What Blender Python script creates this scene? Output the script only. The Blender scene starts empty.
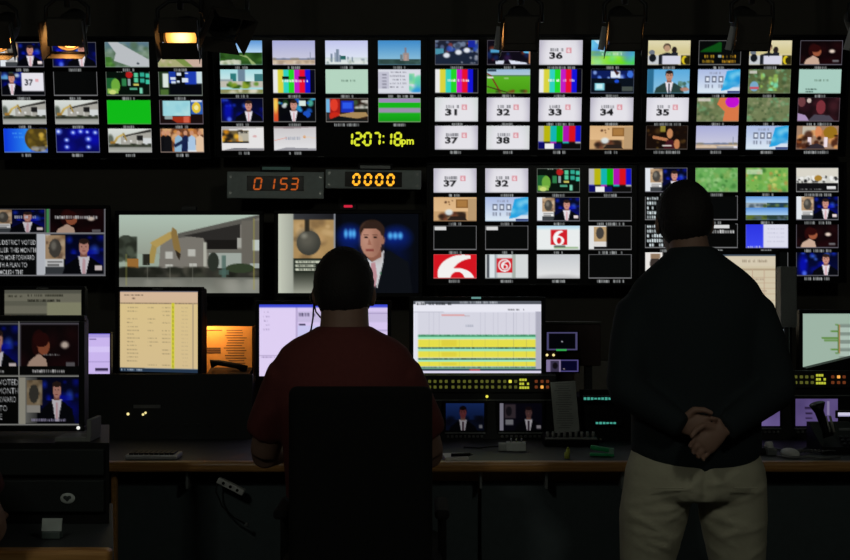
import bpy, bmesh, math, random
import numpy as np
from mathutils import Vector, Matrix, Euler

# ------------------------------------------------------------------ camera, world, exposure
S = bpy.context.scene
C = S.collection
F, HZ, CAMZ = 1180.0, 280.0, 1.44            # focal length in pixels (850 wide), horizon row, camera height
cam_data = bpy.data.cameras.new('camera')
cam_data.sensor_width = 36.0
cam_data.lens = 36.0 * F / 850.0
cam_data.clip_start = 0.05
cam = bpy.data.objects.new('camera', cam_data)
cam.location = (0, 0, CAMZ)
cam.rotation_euler = (math.radians(90), 0, 0)
C.objects.link(cam)
S.camera = cam

world = bpy.data.worlds.new('world')
S.world = world
world.use_nodes = True
world.node_tree.nodes['Background'].inputs[0].default_value = (0.01, 0.011, 0.012, 1)
world.node_tree.nodes['Background'].inputs[1].default_value = 0.05

S.view_settings.view_transform = 'Standard'
S.view_settings.look = 'None'
S.view_settings.exposure = 0.0
S.view_settings.gamma = 1.0
S.view_settings.use_curve_mapping = False
S.cycles.use_denoising = True
S.cycles.max_bounces = 5
S.cycles.sample_clamp_indirect = 2.0

FILL_LIGHT = 48.0     # watts of each added fill globe behind the operators
STAGE_GLOW = 8.0      # glow of the stage lamps' lenses

def P(px, py, Y):
    return Vector(((px - 425.0) * Y / F, Y, CAMZ - (py - HZ) * Y / F))

# ------------------------------------------------------------------ materials
MATS = {}
def mat(name, col, rough=0.6, metal=0.0, scale=40.0, amp=0.15, bump=0.0, spec=0.3):
    if name in MATS: return MATS[name]
    m = bpy.data.materials.new(name); m.use_nodes = True
    nt = m.node_tree; b = nt.nodes['Principled BSDF']
    tc = nt.nodes.new('ShaderNodeTexCoord')
    no = nt.nodes.new('ShaderNodeTexNoise'); no.inputs['Scale'].default_value = scale; no.inputs['Detail'].default_value = 4
    nt.links.new(tc.outputs['Object'], no.inputs['Vector'])
    mx = nt.nodes.new('ShaderNodeMix'); mx.data_type = 'RGBA'
    a = tuple(max(0, c * (1 - amp)) for c in col) + (1,)
    z = tuple(min(1, c * (1 + amp)) for c in col) + (1,)
    mx.inputs['A'].default_value = a; mx.inputs['B'].default_value = z
    nt.links.new(no.outputs['Fac'], mx.inputs['Factor'])
    nt.links.new(mx.outputs['Result'], b.inputs['Base Color'])
    b.inputs['Roughness'].default_value = rough; b.inputs['Metallic'].default_value = metal
    b.inputs['Specular IOR Level'].default_value = spec
    if bump:
        bp = nt.nodes.new('ShaderNodeBump'); bp.inputs['Strength'].default_value = bump; bp.inputs['Distance'].default_value = 0.01
        nt.links.new(no.outputs['Fac'], bp.inputs['Height']); nt.links.new(bp.outputs['Normal'], b.inputs['Normal'])
    MATS[name] = m
    return m

def mat_wood():
    m = bpy.data.materials.new('oak_edge'); m.use_nodes = True
    nt = m.node_tree; b = nt.nodes['Principled BSDF']
    tc = nt.nodes.new('ShaderNodeTexCoord'); mp = nt.nodes.new('ShaderNodeMapping'); mp.inputs['Scale'].default_value = (1.5, 30, 45)
    no = nt.nodes.new('ShaderNodeTexNoise'); no.inputs['Scale'].default_value = 3; no.inputs['Detail'].default_value = 6
    rp = nt.nodes.new('ShaderNodeValToRGB')
    rp.color_ramp.elements[0].color = (0.30, 0.13, 0.035, 1); rp.color_ramp.elements[0].position = 0.3
    rp.color_ramp.elements[1].color = (0.52, 0.27, 0.09, 1); rp.color_ramp.elements[1].position = 0.7
    nt.links.new(tc.outputs['Object'], mp.inputs['Vector']); nt.links.new(mp.outputs['Vector'], no.inputs['Vector'])
    nt.links.new(no.outputs['Fac'], rp.inputs['Fac']); nt.links.new(rp.outputs['Color'], b.inputs['Base Color'])
    b.inputs['Roughness'].default_value = 0.35
    MATS['wood'] = m
    return m

def glow(name, col, strength):
    if name in MATS: return MATS[name]
    m = bpy.data.materials.new(name); m.use_nodes = True
    nt = m.node_tree; b = nt.nodes['Principled BSDF']
    b.inputs['Base Color'].default_value = (0.01, 0.01, 0.01, 1)
    b.inputs['Emission Color'].default_value = tuple(col) + (1,)
    b.inputs['Emission Strength'].default_value = strength
    m.cycles.emission_sampling = 'NONE' if strength < 3 else 'AUTO'
    MATS[name] = m
    return m

def mat_screen():
    m = bpy.data.materials.new('lit_screen'); m.use_nodes = True
    nt = m.node_tree; b = nt.nodes['Principled BSDF']
    at = nt.nodes.new('ShaderNodeAttribute'); at.attribute_name = 'Col'
    b.inputs['Base Color'].default_value = (0.004, 0.004, 0.004, 1)
    b.inputs['Roughness'].default_value = 0.5
    b.inputs['Specular IOR Level'].default_value = 0.1
    nt.links.new(at.outputs['Color'], b.inputs['Emission Color'])
    b.inputs['Emission Strength'].default_value = 1.0
    MATS['screen'] = m
    return m

mat_wood(); mat_screen()
BLACK = mat('black_plastic', (0.006, 0.006, 0.0065), 0.5, spec=0.15)
GLASSB = mat('screen_glass', (0.004, 0.004, 0.005), 0.35, spec=0.15)
DKMET = mat('dark_metal', (0.02, 0.02, 0.022), 0.5, 0.3)
GREYP = mat('grey_panel', (0.17, 0.18, 0.18), 0.55)
STEEL = mat('steel', (0.45, 0.45, 0.45), 0.35, 0.8)
WHITEP = mat('white_plastic', (0.65, 0.65, 0.63), 0.5)
PAPER = mat('paper', (0.75, 0.74, 0.70), 0.8)
LAMINATE = mat('grey_laminate', (0.032, 0.035, 0.037), 0.55, scale=200, amp=0.3)
CABINET = mat('cabinet_panel', (0.062, 0.078, 0.085), 0.6)
WALLM = mat('wall_paint', (0.075, 0.068, 0.058), 0.85, scale=8, bump=0.05)
CEILM = mat('ceiling_paint', (0.05, 0.042, 0.036), 0.9, scale=6)
FLOORM = mat('carpet', (0.018, 0.018, 0.02), 0.95, scale=120, amp=0.4, bump=0.3)
SKIN = mat('skin', (0.235, 0.135, 0.10), 0.55, scale=25, amp=0.1)
HAIRD = mat('dark_hair', (0.012, 0.009, 0.008), 0.7, scale=150, amp=0.5, bump=0.6)
NAVY = mat('navy_knit', (0.011, 0.016, 0.019), 0.9, scale=220, amp=0.3, bump=0.3)
MAROON = mat('maroon_cotton', (0.118, 0.026, 0.024), 0.9, scale=60, amp=0.15, bump=0.15)
KHAKI = mat('khaki_twill', (0.40, 0.375, 0.28), 0.9, scale=14, amp=0.12, bump=0.5)
DENIM = mat('dark_denim', (0.03, 0.035, 0.05), 0.9, scale=80)
LEATHER = mat('shoe_leather', (0.02, 0.015, 0.012), 0.4)
CHAIRF = mat('chair_fabric', (0.003, 0.003, 0.0032), 0.95, scale=200, amp=0.4)
RUBBER = mat('cable_rubber', (0.01, 0.01, 0.01), 0.6)
EYEW = mat('eye_white', (0.7, 0.68, 0.65), 0.3)

# ------------------------------------------------------------------ mesh helpers
def new_bm(): return bmesh.new()

def add_box(bm, c, s, bev=0.0, rot=None, seg=2):
    r = bmesh.ops.create_cube(bm, size=1.0)
    vs = r['verts']
    for v in vs: v.co = Vector((v.co.x * s[0], v.co.y * s[1], v.co.z * s[2]))
    if bev:
        es = list({e for v in vs for e in v.link_edges})
        rb = bmesh.ops.bevel(bm, geom=es, offset=bev, segments=seg, affect='EDGES', profile=0.5)
        vs = list({v for f in rb['faces'] for v in f.verts} | {v for v in vs if v.is_valid})
        # collect the connected island
        seen = set(vs); st = list(vs)
        while st:
            v = st.pop()
            for e in v.link_edges:
                o = e.other_vert(v)
                if o not in seen: seen.add(o); st.append(o)
        vs = list(seen)
    M = Matrix.Translation(Vector(c)) @ (rot.to_matrix().to_4x4() if rot else Matrix.Identity(4))
    for v in vs: v.co = M @ v.co
    return vs

def frames(pts):
    out = []
    up = Vector((0, 0, 1))
    prev = None
    for i, p in enumerate(pts):
        a = pts[max(0, i - 1)]; b = pts[min(len(pts) - 1, i + 1)]
        t = (b - a)
        t = t.normalized() if t.length > 1e-9 else Vector((0, 0, 1))
        if prev is None:
            ref = Vector((0, 1, 0)) if abs(t.y) < 0.9 else Vector((1, 0, 0))
            u = t.cross(ref).normalized()
        else:
            u = (prev - t * prev.dot(t)).normalized()
        prev = u
        out.append((t, u, t.cross(u)))
    return out

def add_tube(bm, pts, rad, n=12, cap=True, flat=1.0):
    pts = [Vector(p) for p in pts]
    if not hasattr(rad, '__len__'): rad = [rad] * len(pts)
    fr = frames(pts); rings = []
    for p, r, (t, u, w) in zip(pts, rad, fr):
        rings.append([bm.verts.new(p + (u * math.cos(2 * math.pi * k / n) + w * (flat * math.sin(2 * math.pi * k / n))) * r) for k in range(n)])
    for a, b in zip(rings[:-1], rings[1:]):
        for k in range(n):
            bm.faces.new((a[k], a[(k + 1) % n], b[(k + 1) % n], b[k]))
    if cap:
        bm.faces.new(list(reversed(rings[0]))); bm.faces.new(rings[-1])
    return rings

def add_loft(bm, secs, n=28, cap=True, power=2.0):
    """secs: (x, y, z, half width, half depth) stacked along z"""
    rings = []
    for (x, y, z, a, b) in secs:
        ring = []
        for k in range(n):
            t = 2 * math.pi * k / n
            c, s = math.cos(t), math.sin(t)
            e = 2.0 / power
            ring.append(bm.verts.new((x + a * math.copysign(abs(c) ** e, c), y + b * math.copysign(abs(s) ** e, s), z)))
        rings.append(ring)
    for A, B in zip(rings[:-1], rings[1:]):
        for k in range(n):
            bm.faces.new((A[k], A[(k + 1) % n], B[(k + 1) % n], B[k]))
    if cap:
        bm.faces.new(list(reversed(rings[0]))); bm.faces.new(rings[-1])
    return rings

def add_ball(bm, c, r, u=20, v=14, rot=None):
    res = bmesh.ops.create_uvsphere(bm, u_segments=u, v_segments=v, radius=1.0)
    if not hasattr(r, '__len__'): r = (r, r, r)
    M = Matrix.Translation(Vector(c)) @ (rot.to_matrix().to_4x4() if rot else Matrix.Identity(4)) @ Matrix.Diagonal((r[0], r[1], r[2], 1))
    for w in res['verts']: w.co = M @ w.co
    return res['verts']

def add_cyl(bm, a, b, r, n=16, r2=None):
    return add_tube(bm, [a, b], [r, r if r2 is None else r2], n)

def add_poly(bm, pts):
    return bm.faces.new([bm.verts.new(p) for p in pts])

def add_prism_x(bm, prof, x0, x1):
    """prof: list of (y, z), extruded along x"""
    A = [bm.verts.new((x0, y, z)) for y, z in prof]; B = [bm.verts.new((x1, y, z)) for y, z in prof]
    n = len(prof)
    bm.faces.new(A); bm.faces.new(list(reversed(B)))
    for k in range(n): bm.faces.new((A[k], B[k], B[(k + 1) % n], A[(k + 1) % n]))

def finish(bm):
    bmesh.ops.recalc_face_normals(bm, faces=bm.faces[:])

def link(name, me, parent=None, label=None):
    o = bpy.data.objects.new(name, me); C.objects.link(o)
    if parent is not None: o.parent = parent
    if label: o['label'] = label
    return o

def obj(name, bm, m, parent=None, smooth=False, label=None):
    finish(bm)
    me = bpy.data.meshes.new(name); bm.to_mesh(me); bm.free()
    me.materials.append(m)
    if smooth:
        me.polygons.foreach_set('use_smooth', [True] * len(me.polygons))
    return link(name, me, parent, label)

def box(name, c, s, m, parent=None, bev=0.0, rot=None, label=None):
    bm = new_bm(); add_box(bm, c, s, bev, rot)
    return obj(name, bm, m, parent, label=label)

def tag(o, label, cat, group=None):
    o['label'] = label; o['category'] = cat
    if group: o['group'] = group
    return o

def thing(name, label, cat, loc=(0, 0, 0), rotz=0.0, group=None):
    o = bpy.data.objects.new(name, None); C.objects.link(o)
    o.empty_display_size = 0.05
    o.location = loc; o.rotation_euler = (0, 0, rotz)
    return tag(o, label, cat, group)

def struct(o):
    o['kind'] = 'structure'
    return o

def fuse(bm, voxel, smooth=4):
    finish(bm)
    me = bpy.data.meshes.new('tmp'); bm.to_mesh(me); bm.free()
    o = bpy.data.objects.new('tmp', me); C.objects.link(o)
    r = o.modifiers.new('r', 'REMESH'); r.mode = 'VOXEL'; r.voxel_size = voxel; r.use_smooth_shade = True
    s = o.modifiers.new('s', 'SMOOTH'); s.factor = 0.5; s.iterations = smooth
    dg = bpy.context.evaluated_depsgraph_get(); dg.update()
    out = bpy.data.meshes.new_from_object(o.evaluated_get(dg))
    bpy.data.objects.remove(o); bpy.data.meshes.remove(me)
    out.polygons.foreach_set('use_smooth', [True] * len(out.polygons))
    return out

def put_mesh(name, me, m, parent):
    me.materials.clear(); me.materials.append(m); me.name = name
    return link(name, me, parent)

# ------------------------------------------------------------------ text as triangles
_TX = {}
def text_tris(s, bold=0.0):
    k = (s, bold)
    if k in _TX: return _TX[k]
    cu = bpy.data.curves.new('t', 'FONT'); cu.body = s; cu.offset = bold; cu.resolution_u = 3
    o = bpy.data.objects.new('t', cu)
    C.objects.link(o)
    dg = bpy.context.evaluated_depsgraph_get(); dg.update()
    me = bpy.data.meshes.new_from_object(o.evaluated_get(dg))
    me.calc_loop_triangles()
    v = np.array([x.co[:2] for x in me.vertices]) if len(me.vertices) else np.zeros((0, 2))
    t = np.array([x.vertices[:] for x in me.loop_triangles], int) if len(me.loop_triangles) else np.zeros((0, 3), int)
    bpy.data.objects.remove(o); bpy.data.curves.remove(cu); bpy.data.meshes.remove(me)
    tr = v[t] if len(t) else np.zeros((0, 3, 2))
    if len(tr):
        lo = tr.reshape(-1, 2).min(0); hi = tr.reshape(-1, 2).max(0)
        tr = tr - lo
        dim = hi - lo
    else: dim = np.array([1.0, 1.0])
    _TX[k] = (tr, dim)
    return _TX[k]

def text_obj(name, s, c, h, m, parent, bold=0.01, depth=0.001, align='C', w=None):
    """flat raised lettering standing in the XZ plane, facing -Y; c = centre"""
    tr, dim = text_tris(s, bold)
    k = h / dim[1]; kx = (w / dim[0]) if w else k
    bm = new_bm()
    off = dim[0] * kx / 2 if align == 'C' else 0
    for t in tr:
        try: bm.faces.new([bm.verts.new((c[0] - off + p[0] * kx, c[1], c[2] - h / 2 + p[1] * k)) for p in t])
        except ValueError: pass
    bmesh.ops.remove_doubles(bm, verts=bm.verts[:], dist=1e-5)
    return obj(name, bm, m, parent)

# ------------------------------------------------------------------ painting what the screens show
def hexc(c):
    if isinstance(c, str):
        return np.array([int(c[i:i + 2], 16) for i in (0, 2, 4)]) / 255.0
    return np.array(c, float)

class Cv:
    SS = 2
    def __init__(s, w, h, bg='000000', asp=None):
        s.w, s.h = w, h
        s.a = np.zeros((h * s.SS, w * s.SS, 3)) + hexc(bg)
        yy, xx = np.mgrid[0:h * s.SS, 0:w * s.SS]
        s.X = (xx + .5) / (w * s.SS); s.Y = (yy + .5) / (h * s.SS)
        s.asp = asp or w / h
    def put(s, m, c, al=1.0):
        m = (m * al)[..., None]
        s.a = s.a * (1 - m) + hexc(c) * m
        return s
    def rect(s, x0, y0, x1, y1, c, al=1.0):
        return s.put(((s.X >= x0) & (s.X < x1) & (s.Y >= y0) & (s.Y < y1)).astype(float), c, al)
    def ell(s, cx, cy, rx, ry, c, al=1.0, soft=0.0):
        d = np.sqrt(((s.X - cx) / rx) ** 2 + ((s.Y - cy) / ry) ** 2)
        m = np.clip((1 + soft - d) / (2 * soft), 0, 1) if soft else (d < 1).astype(float)
        return s.put(m, c, al)
    def poly(s, pts, c, al=1.0):
        m = np.zeros(s.X.shape, bool)
        n = len(pts)
        for i in range(n):
            x0, y0 = pts[i]; x1, y1 = pts[(i + 1) % n]
            if y0 == y1: continue
            cr = ((y0 > s.Y) != (y1 > s.Y)) & (s.X < (x1 - x0) * (s.Y - y0) / (y1 - y0) + x0)
            m ^= cr
        return s.put(m.astype(float), c, al)
    def vgrad(s, y0, y1, c0, c1, x0=0, x1=1):
        t = np.clip((s.Y - y0) / (y1 - y0), 0, 1)[..., None]
        col = hexc(c0) * (1 - t) + hexc(c1) * t
        m = ((s.X >= x0) & (s.X < x1) & (s.Y >= y0) & (s.Y < y1))[..., None]
        s.a = np.where(m, col, s.a)
        return s
    def hgrad(s, x0, x1, c0, c1, y0=0, y1=1):
        t = np.clip((s.X - x0) / (x1 - x0), 0, 1)[..., None]
        col = hexc(c0) * (1 - t) + hexc(c1) * t
        m = ((s.X >= x0) & (s.X < x1) & (s.Y >= y0) & (s.Y < y1))[..., None]
        s.a = np.where(m, col, s.a)
        return s
    def blobs(s, seed, n, cols, x0=0, y0=0, x1=1, y1=1, r=(.02, .08), al=.8, soft=.5):
        rg = random.Random(seed)
        for _ in range(n):
            q = rg.uniform(*r)
            cx, cy = rg.uniform(x0, x1), rg.uniform(y0, y1)
            d = np.sqrt(((s.X - cx) / q) ** 2 + ((s.Y - cy) / (q * s.asp * rg.uniform(.6, 1.2))) ** 2)
            m = np.clip((1 + soft - d) / (2 * soft), 0, 1) * ((s.X >= x0) & (s.X < x1) & (s.Y >= y0) & (s.Y < y1))
            s.put(m, rg.choice(cols), al)
        return s
    def line(s, x0, y0, x1, y1, w, c, al=1.0):
        dx, dy = x1 - x0, (y1 - y0) / s.asp
        L = dx * dx + dy * dy
        t = np.clip(((s.X - x0) * dx + (s.Y - y0) / s.asp * dy) / L, 0, 1)
        d = np.hypot(s.X - x0 - t * dx, (s.Y - y0) / s.asp - t * dy)
        return s.put((d < w / 2).astype(float), c, al)
    def text(s, st, x, y, h, c, w=None, bold=0.0, al=1.0, align='L'):
        """x,y = left/top; h = cap height, in canvas fractions; w = total width"""
        tr, dim = text_tris(st, bold)
        if not len(tr): return s
        ky = h / dim[1]; kx = (w / dim[0]) if w else ky / s.asp
        if align == 'R': x = x - dim[0] * kx
        if align == 'C': x = x - dim[0] * kx / 2
        m = np.zeros(s.X.shape)
        H, W = m.shape
        for t in tr:
            px = x + t[:, 0] * kx; py = y + h - t[:, 1] * ky
            i0, i1 = max(0, int(px.min() * W) - 1), min(W, int(px.max() * W) + 2)
            j0, j1 = max(0, int(py.min() * H) - 1), min(H, int(py.max() * H) + 2)
            if i0 >= i1 or j0 >= j1: continue
            X = s.X[j0:j1, i0:i1]; Y = s.Y[j0:j1, i0:i1]
            d = [(px[(k + 1) % 3] - px[k]) * (Y - py[k]) - (py[(k + 1) % 3] - py[k]) * (X - px[k]) for k in range(3)]
            ins = ((d[0] >= 0) & (d[1] >= 0) & (d[2] >= 0)) | ((d[0] <= 0) & (d[1] <= 0) & (d[2] <= 0))
            m[j0:j1, i0:i1] = np.maximum(m[j0:j1, i0:i1], ins)
        return s.put(m, c, al)
    def scribble(s, seed, x0, y0, x1, h, c, al=1.0, cw=None):
        """a line of print too small to read"""
        rg = random.Random(seed); cw = cw or h / s.asp * .75
        x = x0
        while x < x1:
            if rg.random() < .84:
                s.rect(x, y0 + h * rg.choice((0, 0, .12)), x + cw * rg.uniform(.55, .85), y0 + h, c, al * rg.uniform(.6, 1))
            x += cw
        return s
    def frame(s, c='8a8a8a', wx=.022, wy=.04):
        s.rect(0, 0, 1, wy, c); s.rect(0, 1 - wy, 1, 1, c); s.rect(0, 0, wx, 1, c); s.rect(1 - wx, 0, 1, 1, c)
        return s
    def paste(s, other, x0, y0, x1, y1):
        H, W = s.a.shape[:2]; h, w = other.a.shape[:2]
        i0, i1, j0, j1 = round(x0 * W), round(x1 * W), round(y0 * H), round(y1 * H)
        jj = np.clip(((np.arange(j1 - j0) + .5) / (j1 - j0) * h).astype(int), 0, h - 1)
        ii = np.clip(((np.arange(i1 - i0) + .5) / (i1 - i0) * w).astype(int), 0, w - 1)
        sub = other.a[jj][:, ii]
        a0, a1, b0, b1 = max(0, i0), min(W, i1), max(0, j0), min(H, j1)
        s.a[b0:b1, a0:a1] = sub[b0 - j0:b1 - j0, a0 - i0:a1 - i0]
        return s
    def out(s):
        H, W = s.a.shape[:2]
        return np.clip(s.a.reshape(s.h, s.SS, s.w, s.SS, 3).mean((1, 3)), 0, 1)

def lin(a): return np.where(a <= .04045, a / 12.92, ((a + .055) / 1.055) ** 2.4)

def screen_mesh(name, img, w, h, parent, gain=1.0, center=(0, 0, 0), label=None):
    """a panel of light: grid in the XZ plane facing -Y, one colour per point"""
    n, m = img.shape[:2]
    xs = np.linspace(-w / 2, w / 2, m) + center[0]; zs = np.linspace(h / 2, -h / 2, n) + center[2]
    co = np.zeros((n, m, 3)); co[..., 0] = xs[None]; co[..., 1] = center[1]; co[..., 2] = zs[:, None]
    idx = np.arange(n * m).reshape(n, m)
    fa = np.stack([idx[:-1, :-1], idx[1:, :-1], idx[1:, 1:], idx[:-1, 1:]], -1).reshape(-1, 4)
    me = bpy.data.meshes.new(name)
    me.vertices.add(n * m); me.vertices.foreach_set('co', co.ravel())
    me.loops.add(fa.size); me.loops.foreach_set('vertex_index', fa.ravel())
    me.polygons.add(len(fa)); me.polygons.foreach_set('loop_start', np.arange(0, fa.size, 4))
    me.update(calc_edges=True)
    at = me.color_attributes.new('Col', 'FLOAT_COLOR', 'POINT')
    c4 = np.ones((n * m, 4)); c4[:, :3] = lin(img.reshape(-1, 3)) * gain
    at.data.foreach_set('color', c4.ravel().astype(np.float32))
    me.materials.append(MATS['screen'])
    return link(name, me, parent, label)

# ---- picture painters -------------------------------------------------------
TW, TH = 54, 30
def T(bg='050505'): return Cv(TW, TH, bg, asp=16 / 9)

def presenter(c, cx, top, s, suit='05060c', skin='c88f80', hair='2c1d18', tie='d8b0b8', x0=0, x1=1):
    """head-and-shoulders presenter; s = head height in canvas height"""
    a = s / c.asp
    c.poly([(cx - a * 1.55, 1), (cx - a * 1.35, top + s * 1.75), (cx - a * .55, top + s * 1.25), (cx + a * .55, top + s * 1.25), (cx + a * 1.35, top + s * 1.75), (cx + a * 1.55, 1)], suit)
    c.poly([(cx - a * .42, top + s * 1.15), (cx + a * .42, top + s * 1.15), (cx + a * .12, top + s * 2.5), (cx - a * .12, top + s * 2.5)], 'e4dfe6')
    c.poly([(cx - a * .09, top + s * 1.3), (cx + a * .09, top + s * 1.3), (cx + a * .1, top + s * 2.4), (cx - a * .1, top + s * 2.4)], tie)
    c.rect(cx - a * .24, top + s * .8, cx + a * .24, top + s * 1.2, '8f5f52')
    c.ell(cx, top + s * .42, a * .40, s * .46, hair)
    c.ell(cx, top + s * .56, a * .36, s * .47, skin)
    c.ell(cx, top + s * .16, a * .37, s * .18, hair)
    if s > .3:
        for q in (-1, 1):
            c.ell(cx + q * a * .15, top + s * .5, a * .06, s * .03, '3a2620')
            c.rect(cx + q * a * .15 - a * .08, top + s * .43, cx + q * a * .15 + a * .08, top + s * .455, '5a3c30', .7)
        c.poly([(cx - a * .03, top + s * .5), (cx + a * .05, top + s * .68), (cx - a * .05, top + s * .68)], 'a86f60', .7)
        c.rect(cx - a * .12, top + s * .79, cx + a * .12, top + s * .825, '8a4038')
    return c

def blue_set(c, seed=3, x0=0, x1=1):
    c.vgrad(0, 1, '02051c', '060a40', x0, x1)
    c.blobs(seed, 9, ['0a18b0', '1b38e0', '4a7cff'], x0, .05, x1, .5, (.02, .06), .7, .9)
    c.blobs(seed + 1, 5, ['0a10a0', '0810d0'], x0, .4, x1, 1, (.04, .10), .5, .9)
    return c

def pic_split(logo=True, dim=1.0):
    c = T(); blue_set(c, 5, .42, 1)
    c.rect(0, 0, .20, 1, 'dfe4ea'); c.rect(.13, .05, .42, .62, 'b89a78')
    c.blobs(2, 14, ['8a6a48', 'd8c0a0', '6a5040'], .14, .05, .42, .6, (.02, .06), .7)
    c.ell(.27, .36, .09, .22, '4a4640'); c.ell(.25, .3, .04, .1, '8a867c', .7, .4)
    c.rect(.14, .62, .40, .80, 'e6e6e6'); c.rect(.16, .66, .38, .70, '303030', .6); c.rect(.16, .74, .33, .78, '303030', .6)
    c.rect(.13, .80, .42, 1, '3c4044')
    presenter(c, .69, .14, .36)
    if logo: c.rect(.85, .76, .95, .88, 'e8d8d8')
    return c.frame('6a6a72')

def pic_presenter(cx=.63, seed=7):
    c = T(); blue_set(c, seed)
    c.ell(.17, .55, .1, .4, '0810c0', .8, .5); c.ell(.2, .9, .05, .1, '5a7cff', .8, .5)
    presenter(c, cx, .12, .38)
    return c.frame('5a5a62')

def pic_demolition():
    c = T('c8ccc6'); c.vgrad(0, .45, 'd9ddd8', 'c2c8c2')
    c.poly([(.3, .33), (.98, .05), (1, .12), (1, .72), (.3, .72)], 'a6a49c')
    c.poly([(.35, .33), (.99, .07), (.99, .17), (.55, .30), (.35, .40)], '2c2c2a')
    c.rect(.66, .32, .80, .52, '1c1c1c'); c.rect(.80, .42, 1, .70, 'd0d4d4'); c.rect(.66, .50, .68, .72, 'd8d8d4')
    c.line(.14, .62, .22, .40, .05, 'b39a50'); c.line(.20, .42, .36, .26, .04, 'c8ac5c'); c.line(.36, .24, .42, .5, .035, '9a8040')
    c.ell(.06, .48, .07, .2, '50584c', .9, .3); c.rect(.06, .55, .16, .66, '9c7434')
    for x in (.36, .50): c.rect(x, .5, x + .05, .58, 'dcdcd8')
    c.rect(0, .68, 1, .78, '34382e'); c.blobs(4, 12, ['3c4434', '22261e'], 0, .64, 1, .76, (.03, .06), .8)
    c.vgrad(.78, 1, '8e908a', 'b4b6b0')
    return c.frame('9a9a98')

def pic_bars(caption=0):
    c = T()
    for i, k in enumerate(['e8e8e8', 'd8d23c', '30d0c0', '22d628', 'c21cc4', 'e81030', '1414d8', '06061a']):
        c.rect(i / 8, 0, (i + 1) / 8, 1, k)
    c.scribble(caption, .22, .44, .82, .09, 'f2f2f2' if caption != 3 else '181818')
    if caption == 1: c.rect(.22, .3, .38, .42, '101010'); c.rect(.6, .3, .78, .42, '301020')
    return c.frame('5c5c5c')

def pic_smpte():
    c = T()
    for i, k in enumerate(['b8b8b8', 'b8b40c', '10b4b0', '10b410', 'b010b0', 'd8101c', '1010c8']):
        c.rect(i / 7, 0, (i + 1) / 7, .68, k)
    for i, k in enumerate(['1414b0', '101010', 'b010b0', '101010', '10b4b0', '101010', 'b8b8b8']):
        c.rect(i / 7, .68, (i + 1) / 7, .75, k)
    c.rect(0, .72, .17, 1, '0a0a60'); c.rect(.17, .75, .37, 1, 'ececec'); c.rect(.37, .75, .55, 1, '10106a'); c.rect(.55, .75, 1, 1, '0a0a0a')
    return c.frame('4c4c50')

def pic_card(num, tint='d8d6de', edge='b8b4c4', flip=False):
    c = T(tint)
    c.hgrad(0, .22, edge, tint); c.hgrad(.82, 1, tint, edge)
    c.ell(.5, .75, .42, .8, 'e6e4ea', .8, .25)
    c.scribble(int(num), .26, .34, .53, .12, '8a8a90')
    c.text(num, .24, .49, .27, '17171a', w=.30 if num[1] != '1' else .27, bold=.035)
    c.rect(.62, .31, .74, .54, 'd8808a', .75); c.text('6', .65, .34, .17, 'f2e6ea', w=.06, bold=.03)
    return c.frame('a8a8ac', .012, .022)

def pic_empty(tab=False):
    c = T('050606')
    c.frame('7c7c7e')
    if tab: c.rect(.03, .05, .30, .20, 'd8d8d8')
    return c

def pic_aerial():
    c = T('6c8470'); c.vgrad(0, .4, '58748a', '5a7868')
    c.blobs(3, 40, ['4a6448', '7c947c', '566e5a', '8a9c90'], 0, 0, 1, 1, (.03, .08), .7)
    c.poly([(.08, .02), (.30, .02), (1, .72), (1, 1), (.62, 1), (.20, .75), (.25, .45)], 'b8bcc0')
    c.blobs(9, 14, ['3c7028', '5a9040'], 0, .6, .25, 1, (.03, .08), .8)
    c.ell(.74, .86, .03, .04, '38404a')
    return c.frame('90a098', .012, .022)

def pic_road():
    c = T('bda89c'); c.vgrad(0, .5, 'b0b8d0', 'c8b8b0')
    c.poly([(0, .5), (.3, .55), (.55, .8), (.7, 1), (0, 1)], 'a8a878')
    c.poly([(.25, .5), (.55, .62), (.80, 1), (.62, 1)], '7a9048'); c.poly([(.5, .5), (1, .5), (1, 1), (.8, 1)], 'c8ac9c')
    c.blobs(5, 14, ['90a058', 'c8b8a0'], 0, .55, .35, 1, (.02, .05), .7)
    return c.frame('a8a098', .012, .022)

def pic_greenroom():
    c = T('06100a')
    c.rect(0, .30, .22, .95, '1c5c30'); c.ell(.22, .60, .10, .28, '6ca83c'); c.rect(.04, .72, .28, .92, '8cb850'); c.ell(.15, .86, .08, .09, 'c8d878')
    c.rect(.36, .32, .46, .62, '2c7c48'); c.ell(.53, .17, .08, .13, 'b01c1c'); c.rect(.50, .34, .56, .60, '8ca0a0')
    for i, (x, y) in enumerate([(.64, .1), (.78, .08), (.90, .12), (.64, .3), (.78, .32), (.90, .36)]):
        c.rect(x, y, x + .09, y + .17, ['58c89a', '30a890', '3cc0a0'][i % 3])
    c.rect(.62, .52, .74, .60, 'c8c060'); c.rect(.54, .68, .70, .76, '50a080'); c.rect(.76, .68, .82, .92, '78d0b0')
    c.scribble(4, .25, .02, .6, .05, 'a0b0a0')
    return c.frame('6a7068')

def pic_bluestudio():
    c = T('04080c')
    c.rect(.02, 0, .25, 1, '1c3018'); c.rect(.10, .12, .23, .66, 'd8e4dc'); c.rect(.05, .75, .22, .96, '4a6a30')
    c.rect(.24, .02, .40, .5, '1838a0'); c.rect(.60, .02, .86, .55, '1c3cb0')
    for x, y, w, h in [(.28, .26, .12, .1), (.30, .42, .1, .1), (.42, .08, .1, .12), (.54, .3, .14, .16), (.42, .4, .06, .08), (.6, .08, .08, .06)]:
        c.rect(x, y, x + w, y + h, 'd4e0f0')
    c.rect(.86, .04, .98, .52, 'c8dce0'); c.rect(.28, .58, .98, .97, '04060c')
    return c.frame('788078')

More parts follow.
